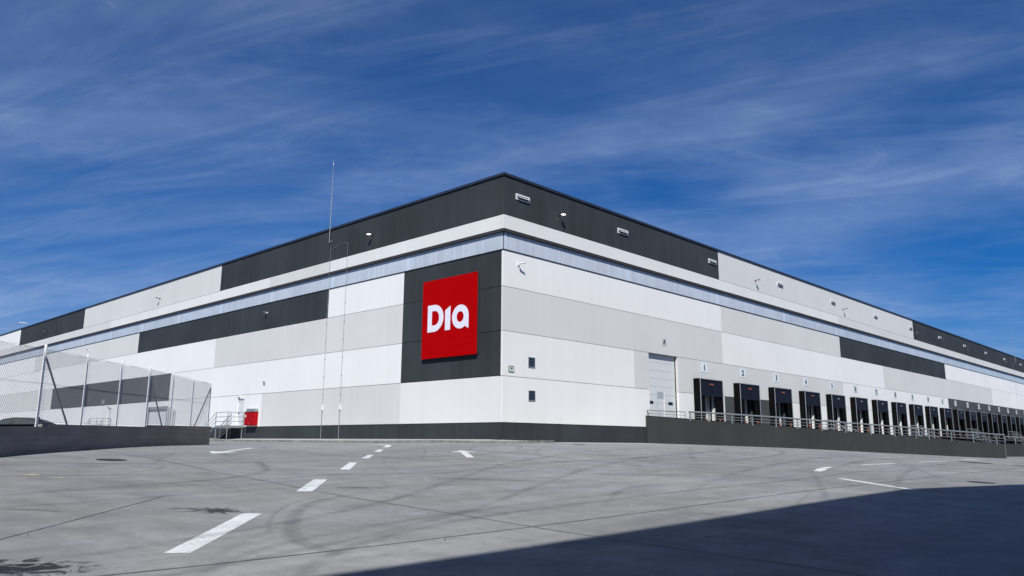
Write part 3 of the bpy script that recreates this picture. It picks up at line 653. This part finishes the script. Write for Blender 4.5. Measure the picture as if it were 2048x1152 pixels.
# floodlights and cameras
def flood(F, s, z, lit, label, grp='floodlights on the top wall panels', flip=1):
    x, y, _ = F((s, 0, z)); t = empty('floodlight', (x, y, z), math.pi if False else (0 if F is FR else -math.pi/2), label=label, cat='floodlight', group=grp)
    MB().box(-.06, .06, -.03, -.002, -.08, .08).build('bracket', M_lamp, t)
    MB().tube((0, -.03, 0), (.02, -.26, .03), .022, 6).build('arm', M_lamp, t)
    h = MB(); h.box(-.12, .12, -.42, -.25, .0, .06); h.build('lamp_head', M_lamp if not lit else M_lamp, t)
    MB().box(-.11, .11, -.43, -.24, -.025, -.002).build('lens', M_lit if lit else M_lens, t)
def camera_(F, s, z, label, d=1):
    x, y, _ = F((s, 0, z)); t = empty('security_camera', (x, y, z), 0 if F is FR else -math.pi/2, label=label, cat='security camera', group='white cameras on the walls')
    MB().tube((0, -.002, 0), (0, -.05, 0), .07, 10).build('mount', M_cam, t)
    MB().tube((0, -.05, 0), (.06*d, -.24, .05), .03, 8).build('arm', M_cam, t)
    MB().tube((-.08*d, -.20, .02), (.17*d, -.32, .08), .05, 10).build('housing', M_cam, t, smooth=False)
    MB().tube((.17*d, -.32, .08), (.20*d, -.334, .087), .045, 10).build('lens', M_glassblk, t)
flood(FR, 4.65, 13.13, True, 'lit floodlight on the charcoal top panel, right of the corner')
for s, l in ((29.3, 'floodlight on the pale grey top panels, just right of the charcoal ones'), (47.7, 'floodlight on the pale grey top panels, in front of the longest run of vents'), (69.4, 'floodlight where the grey top panels end and charcoal begins'), (91.2, 'floodlight below the second vent of the far charcoal top panels'), (113.0, 'floodlight near the far mast at the right')):
    flood(FR, s, 13.02, False, l)
flood(FL, 11.9, 13.17, True, 'lit floodlight on the charcoal top panel, left of the corner')
flood(FL, 45.2, 13.05, False, 'floodlight on the pale grey top panels of the left-hand front')
flood(FL, 78.9, 13.1, False, 'floodlight on the farthest charcoal top panel of the left-hand front')
camera_(FR, 1.14, 9.55, 'white camera on the right-hand front beside the corner, under the glazed band', 1)
camera_(FL, 24.9, 9.46, 'white camera on the long charcoal panel of the left-hand front', 1)
camera_(FL, 62.8, 9.44, 'white camera far left, seen above the second fence post', 1)
t = empty('wall_sensor', (0, 24.58, 4.22), -math.pi/2, label='small grey oval fitting on the white wall right of the exit door', cat='wall fitting')
MB().tube((0, -.002, 0), (0, -.09, 0), .12, 14).build('housing', M_alu, t)
for s, lab in ((28.2, 'small lamp over the exit door beside the red cabinet'), (55.3, 'small lamp over the far exit door behind the fence')):
    t = empty('door_lamp', (0, s, 3.28), -math.pi/2, label=lab, cat='wall lamp'); MB().box(-.14, .14, -.10, -.002, -.04, .05).build('housing', M_cam, t, bevel=.012); MB().tube((0, -.10, .0), (0, -.22, -.03), .02, 6).build('arm', M_lamp, t)
t = empty('wall_box', (0, 56.85, 3.78), -math.pi/2, label='grey box on the wall above the far exit stairs', cat='wall box'); MB().box(-.16, .16, -.18, -.002, -.22, .22).build('housing', M_galv, t, bevel=.01)
# red cabinet
t = empty('hydrant_cabinet', (0, 25.9, 1.1), -math.pi/2, label='red fire cabinet with grey lid on the wall beside the exit stairs', cat='cabinet')
MB().box(-.70, .70, -.36, -.002, 0, 1.0).build('box', M_redbox, t, bevel=.015)
MB().prism([(-.64, .06), (.64, .06), (.64, .94), (-.64, .94)], -.375, -.361).build('door', M_redbox, t, bevel=.005)
MB().box(-.56, -.42, -.386, -.376, .60, .78).build('sticker', M_plate, t)
MB().box(.02, .08, -.39, -.376, .10, .16).build('lock', M_alu, t)
MB().box(-.66, .74, -.40, -.002, 1.001, 1.02).box(-.5, .66, -.34, -.002, 1.02, 1.22).build('lid', M_galv, t)
MB().box(-1.0, -.66, -.34, -.30, 1.0, 1.02).build('lid_edge', M_galv, t)

# lightning mast, conductors
def mast(F, s, zb, zt, label):
    x, y, _ = F((s, .18, 0)); t = empty('lightning_mast', (x, y, zb), 0, label=label, cat='lightning mast', group='lightning masts')
    MB().tube((0,0,0), (0,0,(zt-zb)*.55), .028, 8).tube((0,0,(zt-zb)*.55), (0,0,zt-zb-.5), .019, 8, r2=.012).build('pole', M_galv, t)
    MB().tube((0,0,zt-zb-.5), (0,0,zt-zb-.32), .05, 8, r2=.03).build('head', M_galv, t); MB().tube((0,0,zt-zb-.32), (0,0,zt-zb), .010, 6, r2=.004).build('tip', M_galv, t)
    for z in (.12, 1.05):
        if F is FL: MB().box(.0, .178, -.03, .03, z, z+.05).box(.12, .178, -.08, -.031, z-.02, z+.07).build('bracket', M_galv, t)
        else: MB().box(-.03, .03, .0, .178, z, z+.05).build('bracket', M_galv, t)
mast(FL, 16.7, 13.42, 19.6, 'tall thin lightning mast above the roof on the left-hand front')
mast(FR, 121.0, 13.42, 19.4, 'faint thin lightning mast at the far right end of the roof')
def conductor(F, s, ztop, label, grp='lightning down conductors on the left-hand front', bend=None):
    x, y, _ = F((s, 0, 0)); t = empty('down_conductor', (x, y, 0), 0 if F is FR else -math.pi/2, label=label, cat='cable', group=grp)
    m_ = MB(); m_.tube((0, -.045, 2.35), (0, -.045, ztop), .008, 6)
    if bend: m_.path([(0, -.045, ztop), (-bend*.3, -.045, ztop+.05), (-bend, -.045, ztop-.15)], .008, 6)
    m_.build('cable', M_ventb, t); MB().tube((0, -.045, .12), (0, -.045, 2.0), .022, 8).build('guard_tube', M_galv, t)
    MB().box(-.06, .06, -.09, -.015, 2.0, 2.35).build('junction_box', M_cam, t)
    for i in range(int((ztop-3)/1.2)):
        MB().box(-.025, .025, -.06, -.002, 3+i*1.2, 3.04+i*1.2).build('clip', M_galv, t)
conductor(FL, 16.7, 13.4, 'thin cable running straight down the wall below the roof mast')
conductor(FL, 14.65, 13.15, 'thin cable down the wall, right-hand one of the pair', bend=1.95)
conductor(FR, 119.6, 13.3, 'thin cable down the far right wall below the faint mast', 'lightning down conductors on the right-hand front')
# vertical pipes on the left front behind the fence
for s, r, zt, lab in ((40.3, .085, 3.05, 'thick dark grey wall pipe with white hooked top behind the fence'), (39.35, .05, 2.85, 'thin grey wall pipe with hooked top, right of the thick one behind the fence')):
    t = empty('vent_pipe', (-.25, s, 0), label=lab, cat='pipe', group='pipes on the wall behind the fence'); MB().tube((0,0,-.1), (0,0,zt-.25), r, 10).build('pipe', M_ventb, t)
    MB().path([(0,0,zt-.249), (0,0,zt-.05), (-.12,0,zt+.03), (-.26,0,zt-.04), (-.28,0,zt-.16)], r*.95, 10).build('hook', M_cam, t)

# exit stairs -----------------------------------------------------------------------
def make_exit_stairs(label, s, grp):
    """deck against the wall with a flight going away along the wall; local x = -s direction reversed"""
    t = empty('exit_stairs', (0, s, 0), 0, label=label, cat='stairs', group=grp); r = .022
    W, D_, zd, L_ = 1.9, 1.3, 1.08, 1.75          # deck length along +y, depth towards -x, deck height, flight run
    zb = .14
    MB().box(-D_, -.02, 0, W, zd-.05, zd).build('deck', M_galv, t); MB().box(-D_-.02, -D_, 0, W, zd-.16, zd+.02).box(-D_, -.02, -.02, 0, zd-.16, zd+.02).build('deck_edge', M_galv, t)
    for x, y in ((-D_+.03, .05), (-.10, .05), (-D_+.03, W-.05), (-.10, W-.05)): MB().tube((x, y, zb-.02), (x, y, zd-.05), .035, 8).build('leg', M_galv, t)
    # guard rails
    f = MB(); pf = [(-D_, 0), (-D_, W)]
    for x, y in ((-D_, 0), (-D_, W), (-.05, 0)): MB().tube((x, y, zd), (x, y, zd+1.0), .028, 8).build('post', M_rail, t)
    for z in (1.0, .66, .33): f.tube((-D_, 0, zd+z), (-D_, W, zd+z), r, 8); f.tube((-D_, 0, zd+z), (-.05, 0, zd+z), r, 8)
    f.build('guard_rail', M_rail, t)
    h = MB()
    for x in (-D_, -.05):
        for z in (1.0, .66, .33): h.tube((x, W, zd+z), (x, W+L_, zb+z), r, 8)
        h.tube((x, W+L_, zb), (x, W+L_, zb+1.0), r, 8)
    h.build('handrail', M_rail, t)
    st = MB()
    for x in (-D_, -.07): st.prism([(0,0)]*0 or [(W, zd-.02), (W+L_, zb-.02), (W+L_, zb-.02+.0001), (W, zd-.2)], 0, 0) if False else st.tube((x, W, zd-.06), (x, W+L_, zb+.02), .05, 4)
    st.build('stringer', M_rail, t)
    for i in range(5):
        k = (i+1)/6; y = W+L_*k; z = zd-(zd-zb)*k; MB().box(-D_+.05, -.12, y-.13, y+.13, z-.03, z).build('step', M_galv, t)
    return t
GS = 'steel exit stairs on the left-hand front'
make_exit_stairs('grey steel exit stairs with railings beside the red cabinet', 27.3, GS)
make_exit_stairs('grey steel exit stairs seen through the wire fence', 54.4, GS)
def make_dock_stairs(c, label):
    t = empty('dock_stairs', (c, 0, 0), label=label, cat='stairs', group='steel stairs between the docks'); r = .024; zd = 1.03; D0 = 1.2; L_ = 2.6; hw = .9
    zb = min(-.25, g(c, -4)+.02)
    MB().box(-hw, hw, -D0, -.63, zd-.05, zd).box(-hw, hw, -.62, -.025, zd-.05, zd).build('deck', M_galv, t)
    h = MB()
    for x in (-hw, hw):
        h = MB()
        for z in (1.05, .7, .35):
            h.tube((x, -.1, zd+z), (x, -D0, zd+z), r, 6); h.tube((x, -D0, zd+z), (x, -D0-L_, zb+z), r, 6)
        for y, zz in ((-.1, zd), (-D0, zd), (-D0-L_/2, (zd+zb)/2), (-D0-L_, zb)): h.tube((x, y, zz), (x, y, zz+1.05), r, 6)
        h.build('handrail', M_rail, t)
    for i in range(6):
        k = (i+1)/7; y = -D0-L_*k; z = zd-(zd-zb)*k; MB().box(-hw+.05, hw-.05, y-.15, y+.15, z-.04, z).build('step', M_galv, t)
for k, lab in enumerate(('steel stairs between the docks numbered four and five', 'steel stairs between the docks numbered eight and nine', 'steel stairs between the docks numbered twelve and thirteen', 'steel stairs between the docks numbered sixteen and seventeen')):
    make_dock_stairs(DOCKS[3+4*k]+2.867, lab)

# ------------------------------------------------------------------ ramp wall and rail
ANG = math.radians(-15); WD = Vector((math.cos(ANG), math.sin(ANG))); WN = Vector((-WD.y, WD.x))   # WN points to the building
W0 = Vector((13.05, -.03)); WLEN = 42.6
def wtop(t):
    # measured top heights along the wall
    return float(np.interp(t, [0, 9.7*.85, 25.9*.82, 42.6], [1.70, 1.42, .93, .13]))
def wpt(t, off=0): p = W0+WD*t+WN*off; return (p.x, p.y)
rw = empty('ramp_wall', (0,0,0), label='long charcoal concrete wall sloping down in front of the loading docks', cat='wall')
def wall_seg(p0, p1, zt0, zt1, thick, n, mt, parent, name='wall_segment', drop=2.2, capm=None):
    a = Vector(p0); b = Vector(p1); t = (b-a).normalized(); nn = Vector((-t.y, t.x)); mb = MB(); N_ = max(1, n); L_ = (b-a).length; gp = .008
    q = [a+t*gp, b-t*gp]; bot = -3.5
    P = lambda u, side, z: ((q[0]*(1-u)+q[1]*u)+nn*side*thick/2).to_3d()+Vector((0,0,z))
    for k in range(N_):
        u0, u1 = k/N_, (k+1)/N_; z0 = zt0+(zt1-zt0)*u0; z1 = zt0+(zt1-zt0)*u1
        mb.face([P(u0,-1,bot), P(u1,-1,bot), P(u1,-1,z1), P(u0,-1,z0)]); mb.face([P(u1,1,bot), P(u0,1,bot), P(u0,1,z0), P(u1,1,z1)]); mb.face([P(u0,-1,z0), P(u1,-1,z1), P(u1,1,z1), P(u0,1,z0)])
    mb.face([P(0,1,bot), P(0,-1,bot), P(0,-1,zt0), P(0,1,zt0)]); mb.face([P(1,-1,bot), P(1,1,bot), P(1,1,zt1), P(1,-1,zt1)])
    return mb.build(name, mt, parent, recalc=True)
M_dark2 = mat('charcoal_wall_paint', (.038, .042, .042), .75, spec=.3, var=.09, var2=(.10, (.3,.3,.3), .9), rnd=.08, scale=(1,1,.3), nscale=1.2, bump=.3, bscale=40)
cuts = [0, 8.3, 21.2, 34.0, WLEN]
for a, b in zip(cuts[:-1], cuts[1:]):
    wall_seg(wpt(a), wpt(b), wtop(a), wtop(b), .24, 1, M_dark2, rw)
    m_ = MB(); A, B = Vector(wpt(a)), Vector(wpt(b)); nn = WN
    for (p, z), (p2, z2) in (((A, wtop(a)), (B, wtop(b))),):
        q = [(p-nn*.135).to_3d()+Vector((0,0,z+.002)), (p2-nn*.135).to_3d()+Vector((0,0,z2+.002)), (p2+nn*.135).to_3d()+Vector((0,0,z2+.002)), (p+nn*.135).to_3d()+Vector((0,0,z+.002))]
        up = [v+Vector((0,0,.025)) for v in q]
        m_.face(q[::-1]); m_.face(up)
        for i in range(4): m_.face([q[i], q[(i+1)%4], up[(i+1)%4], up[i]])
    m_.build('wall_cap', M_dark, rw)
M_edgelit = mat('wall_edge_highlight', (.13, .13, .125), .85, var=.15, nscale=3)  # lighter concrete tone paints in the light caught on the wall's end edge
p_ = wpt(WLEN-.14, -.127); q_ = wpt(WLEN-.008, -.127)
m_ = MB(); zt_ = wtop(WLEN)
for o_ in (0,): m_.face([(*p_, -2), (*q_, -2), (*q_, zt_), (*p_, zt_)]); m_.face([(*q_, -2), (*wpt(WLEN-.008, .11), -2), (*wpt(WLEN-.008, .11), zt_), (*q_, zt_)])
m_.build('edge_strip', M_edgelit, rw, recalc=False)
# second wall farther right
W2 = Vector((66.0, -8.45)); W2e = W2+Vector((math.cos(ANG*.25), math.sin(ANG*.25)))*70
rw2 = empty('ramp_wall', (0,0,0), label='second charcoal wall beyond the end of the long ramp wall, at the right border', cat='wall')
prev = W2
for k in range(3):
    nx = W2+(W2e-W2)*(k+1)/3; wall_seg(prev, nx, .19-.2*k, .19-.2*(k+1), .24, 1, M_dark2, rw2); prev = nx
# guard rail on the ramp wall
gr = empty('guard_rail', (0,0,0), label='grey steel guard rail on top of the long charcoal ramp wall', cat='railing')
def t_of(deg_px): return deg_px
PT = [3.7, 5.4, 7.6, 9.6, 12.0, 14.3, 17.0, 19.8, 22.9, 26.0, 28.9, 30.7, 34.0, 37.4, 41.2]
def rail_h(t): return float(np.interp(t, [0, 5, 12, 42.6], [.38, .50, .60, .82]))
for t_ in PT:
    p = Vector(wpt(t_, -.14)); MB().box(p.x-.045, p.x+.045, p.y-.03, p.y+.03, wtop(t_)-.12, wtop(t_)+rail_h(t_)).build('post', M_rail, gr)
def rail3(ts, frac, r, name, n=8, off=-.14, par=gr):
    mb = MB(); pts = [(*wpt(t, off), wtop(t)+rail_h(t)*frac) for t in ts]; mb.path(pts, r, n); return mb.build(name, M_rail, par)
TS = [3.6]+[x for x in PT[1:]]+[42.5]
rail3(TS, 1.0, .06, 'top_rail'); rail3(TS, .62, .02, 'mid_rail'); rail3(TS, .30, .02, 'mid_rail')
gr2 = empty('guard_rail', (0,0,0), label='short thin handrail at the high left end of the ramp wall, before door A', cat='railing')
t0s = [.12, 1.2, 2.4, 3.4]
for t_ in t0s[1:]: p = wpt(t_, .0); MB().tube((*p, wtop(t_)), (*p, wtop(t_)+rail_h(t_)*.98), .022, 8).build('post', M_rail, gr2)
rail3(t0s, .98, .026, 'top_rail', off=0, par=gr2); rail3(t0s, .5, .014, 'mid_rail', off=0, par=gr2)
MB().path([(*wpt(.12), wtop(0)+.36), (*wpt(.22), wtop(0)+.2), (*wpt(.26), wtop(0)+.03)], .022, 8).build('end_post', M_rail, gr2)
# rail on the second wall
gr3 = empty('guard_rail', (0,0,0), label='grey guard rail on the second charcoal wall at the right border', cat='railing')
d2 = (W2e-W2).normalized(); mbs = MB(); pr = None
for k in range(12):
    p = W2+d2*(1+3.6*k); z = .19-.2*3*((p-W2).length/70); MB().box(p.x-.04, p.x+.04, p.y-.03, p.y+.03, z, z+.75).build('post', M_rail, gr3)
    if pr: mbs.tube((pr[0].x, pr[0].y, pr[1]+.75), (p.x, p.y, z+.75), .05, 6); mbs.tube((pr[0].x, pr[0].y, pr[1]+.4), (p.x, p.y, z+.4), .02, 6)
    pr = (p, z)
mbs.build('top_rail', M_rail, gr3)

# ------------------------------------------------------------------ kerb and footway by the left front
def kerb():
    fw_ = MB(); pts = [(-1.5, 60.0), (-1.5, .9), (-1.42, .2), (-1.15, -.45), (-.7, -.95), (-.1, -1.2), (.6, -1.22), (2.2, -.95), (3.3, -.72)]
    P = [Vector(p) for p in pts]
    wk = empty('footway', (0,0,0)); tag(wk, kind='structure', label='narrow raised footway along the foot of the left-hand front')
    zk = lambda p: g(p.x, p.y)+.13
    kw = .16
    # kerb stones
    path = []; acc = 0
    for a, b in zip(P[:-1], P[1:]):
        n = max(1, round((b-a).length/1.0))
        for k in range(n): path.append(a+(b-a)*k/n)
    path.append(P[-1])
    nor = []
    for i in range(len(path)):
        t = (path[min(i+1, len(path)-1)]-path[max(i-1, 0)]).normalized(); nor.append(Vector((-t.y, t.x)))   # to the left of travel = towards building
    for i in range(len(path)-1):
        a, b = path[i], path[i+1]; na, nb = nor[i], nor[i+1]; t = (b-a).normalized()*.008
        mb = MB(); za, zb = zk(a)+random.uniform(-.006,.006), zk(b)
        q = [a+t, b-t, b-t+nb*kw, a+t+na*kw]; low = [(v.x, v.y, -1.0) for v in q]; up = [(q[0].x, q[0].y, za), (q[1].x, q[1].y, zb), (q[2].x, q[2].y, zb), (q[3].x, q[3].y, za)]
        mb.face(up)
        for k in range(4): mb.face([low[k], low[(k+1)%4], up[(k+1)%4], up[k]])
        mb.build('kerb_stone', M_kerb, wk)
    # slab between the kerb and the wall
    mb = MB()
    for i in range(len(path)-1):
        a, b = path[i]+nor[i]*kw, path[i+1]+nor[i+1]*kw
        if path[i+1].y > 0: a2, b2 = Vector((.0, max(a.y, -.0))), Vector((.0, max(b.y, 0)))
        else: a2, b2 = Vector((max(0, a.x) if a.y < 0 else 0, .0)), Vector((max(0, b.x), 0))
        mb.face([(a.x, a.y, zk(path[i])-.008), (b.x, b.y, zk(path[i+1])-.008), (b2.x, b2.y, .15 if b2.y > .5 else .13-.02*b2.x), (a2.x, a2.y, .15 if a2.y > .5 else .13-.02*a2.x)])
    mb.build('paving', M_walk, wk, recalc=False)
    mb = MB(); Q = P[1:]
    gut = MB(); ribbon(gut, [(p.x-.13, p.y) if p.y > .5 else (p.x-.03, p.y-.12) for p in path[2::2]], .24, .005); gut.build('gutter', M_walk, wk, recalc=False)
kerb()
apron_mb = MB(); sheet(apron_mb, [(3.5,-.1),(3.5,-1.6),(12.9,-1.9),(12.9,-.1)], .005, 1.0); ap = apron_mb.build('apron', M_walk, None, recalc=False); tag(ap, kind='structure', label='pale concrete strip along the plinth between kerb end and ramp wall')

# ------------------------------------------------------------------ low concrete wall with chain link fence
FD = Vector((1.975, 2.263)).normalized(); F0 = Vector((-21.56, -.97))
def fpt(t, off=0): p = F0+FD*t+Vector((FD.y, -FD.x))*off; return Vector((p.x, p.y))
lw = empty('retaining_wall', (0,0,0), label='low bare concrete wall in segments at the left edge', cat='wall')
segs = [(-14.5, -7.2, .12, .25), (-7.2, .35, .24, .385), (.35, 9.25, .47, .545), (9.25, 18.05, .62, .735)]
for a, b, z0, z1 in segs:
    wall_seg(fpt(a), fpt(b), z0, z1, .30, 1, M_conc, lw)
fe = empty('chain_link_fence', (0,0,0), label='tall galvanised chain link fence standing on the low concrete wall', cat='fence')
def ftop(t): return float(np.interp(t, [-14, 0, 9, 18], [2.45, 2.90, 3.04, 3.07]))
def fwall(t):
    for a, b, z0, z1 in segs:
        if a <= t <= b: return z0+(z1-z0)*(t-a)/(b-a)
    return .7
for k in range(-4, 7):
    t_ = 3.0*k; p = fpt(t_); thick = .042 if k in (0, 3, 6, -3) else .031
    MB().tube((p.x, p.y, fwall(t_)-.02), (p.x, p.y, ftop(t_)), thick, 12).tube((p.x, p.y, ftop(t_)), (p.x, p.y, ftop(t_)+.03), thick+.004, 12, r2=.015).build('post', M_post, fe, smooth=False)
for k, d in ((0, 1), (3, 1), (6, -1), (-3, 1)):
    t_ = 3.0*k; a = fpt(t_); zt = ftop(t_)-.28; bt = t_+d*(2.0 if k != 6 else 2.3); b = fpt(bt)
    MB().tube((a.x, a.y, zt), (b.x, b.y, fwall(bt)), .030, 10).build('brace', M_galv, fe)
def mesh_panel(t0, t1, zlo0, zlo1, zh0, zh1, name):
    mb = MB(); p = .105; r = .0042; L_ = t1-t0; H = max(zh0-zlo0, zh1-zlo1)+.3; n = int((L_+H)/p)+2
    lo = lambda t: zlo0+(zlo1-zlo0)*(t-t0)/L_; hi = lambda t: zh0+(zh1-zh0)*(t-t0)/L_ - .0
    for sgn in (1, -1):
        for i in range(n):
            # line t = c + sgn*(z-zb) ; clipped
            c = t0-(H if sgn > 0 else 0)+i*p; zb = min(zlo0, zlo1)
            pts = []
            for z in np.linspace(zb, zb+H, 9):
                t = c+sgn*(z-zb); pts.append((t, z))
            seg = [(t, z) for t, z in [(c+sgn*(z-zb), z) for z in np.linspace(zb, zb+H, 60)] if t0 <= t <= t1 and lo(t) <= z <= hi(t)]
            if len(seg) < 2: continue
            (ta, za), (tb, zb2) = seg[0], seg[-1]; a = fpt(ta, .002*sgn); b = fpt(tb, .002*sgn); mb.tube((a.x, a.y, za), (b.x, b.y, zb2), r, 3)
    return mb.build(name, M_wire, fe, recalc=False)
mesh_panel(-12, 0, .22, .43, 2.38, 2.80, 'wire_mesh'); mesh_panel(0, 9, .49, .56, 2.78, 2.96, 'wire_mesh'); mesh_panel(9, 18, .64, .75, 2.98, 3.02, 'wire_mesh')
for t0, t1, a0, a1 in ((-12, 0, 2.38, 2.80), (0, 9, 2.78, 2.96), (9, 18, 2.98, 3.02), (-12, 0, 1.4, 1.72), (0, 9, 1.72, 1.85), (9, 18, 1.85, 1.95), (-12, 0, .25, .46), (0, 9, .52, .59), (9, 18, .67, .78)):
    a = fpt(t0); b = fpt(t1); MB().tube((a.x, a.y, a0), (b.x, b.y, a1), .004, 5).build('tension_wire', M_wire, fe)

# ------------------------------------------------------------------ black car behind the low wall
def car():
    t = empty('parked_car', (-15.5, 24.6, 0), math.radians(-46), label='black parked car with only its roof showing over the low wall', cat='car')
    gz0 = g(-15.7, 24.6); t.location.z = gz0+.02
    prof = [(-2.25,.35),(-2.3,.62),(-2.2,.86),(-1.75,.95),(-1.15,1.02),(-.55,1.33),(.0,1.42),(.6,1.41),(1.15,1.30),(1.75,1.05),(2.2,.98),(2.3,.7),(2.27,.35)]
    n = len(prof); mb = MB(); rings = []
    for w, zs in ((-.88, .0), (-.80, 1), (0, 1.0), (.80, 1), (.88, .0)):
        ring = []
        for x, z in prof:
            ww = w*(1 if z < 1.0 else 1-(z-1.0)*.55); zz = z if zs else min(z, .95) ; ring.append((x, ww, zz + (0.015 if w == 0 else 0)))
        rings.append(ring)
    for a, b in zip(rings[:-1], rings[1:]):
        for k in range(n-1): mb.face([a[k], a[k+1], b[k+1], b[k]])
    for ring in (rings[0], rings[-1]): mb.face([ring[0], *ring[1:]])
    mb.face([rings[0][0], rings[-1][0], rings[-1][-1], rings[0][-1]])
    mb.build('body', M_car, t, smooth=False)
    for s in (-1, 1):
        g_ = MB(); y = lambda z: s*(.80*(1-(z-1.0)*.55)+.012)
        for q in ([(-1.0,1.0),(-.5,1.27),(-.02,1.35),(-.02,1.0)], [(.03,1.0),(.03,1.35),(.6,1.345),(1.1,1.24),(1.45,1.03)]): g_.face([(x, y(z), z) for x, z in q])
        g_.build('side_window', M_carglass, t, recalc=False)
        for x in (-1.4, 1.4): MB().tube((x, s*.70, .32), (x, s*.90, .32), .33, 18).build('wheel', M_black, t)
    MB().face([(-1.12,-.62,1.035),(-1.12,.62,1.035),(-.60,.58,1.32),(-.60,-.58,1.32)]).build('windscreen', M_carglass, t, recalc=False)
    MB().prism([(1.0,1.36),(1.2,1.32),(1.15,1.44),(1.1,1.45)], -.02, .02).build('aerial', M_car, t)
car()

# ------------------------------------------------------------------ far left: roof of another building and a street lamp
t = empty('far_building', (0, 165, 0), label='dark-roofed building just visible beyond the roof at the left border', cat='building')
MB().box(-30, 8, 0, 30, -2, 19.3).build('wall', M_roofbeyond, t); MB().prism([(-30.3, 19.3), (8.3, 19.3), (4, 22.0), (-26, 22.0)], -.3, 30.3).build('roof', M_roofbeyond, t)
t = empty('street_lamp', (11.2, 143, 0), label='thin street lamp with pale head poking above the roof at far left', cat='street lamp')
MB().tube((0,0,-1), (0,0,21.4), .10, 8, r2=.06).build('pole', M_galv, t); MB().tube((0,0,21.4), (1.3,-1.2,21.9), .05, 6).build('arm', M_galv, t); MB().box(.9, 2.1, -1.7, -1.2, 21.85, 22.0).build('lamp_head', M_cam, t)

# ------------------------------------------------------------------ neighbouring building behind the viewer (its shadow lies on the yard)
zt = 17.0; k_ = (zt+1.4)/1.5; yb = -20.7-.95*k_; xc = -4.6-1.05*k_
nb = empty('neighbour_building', (0,0,0), label='plain grey warehouse behind the viewer whose shadow covers the right foreground', cat='building')
def block(pts, z0, z1, name, m):
    mb = MB(); n = len(pts)
    for k in range(n):
        a, b = pts[k], pts[(k+1)%n]; mb.face([(*a, z0), (*b, z0), (*b, z1), (*a, z1)])
    mb.face([(*p, z1) for p in pts]); return mb.build(name, m, nb)
block([(-90, yb), (xc, yb), (xc+60, yb-14), (xc+60, yb-50), (-90, yb-50)], -4, zt-.3, 'wall', M_neigh)
block([(-90.1, yb+.03), (xc, yb+.03), (xc+60.1, yb-14+.03), (xc+60.1, yb-50.1), (-90.1, yb-50.1)], zt-.29, zt, 'coping', M_cope)
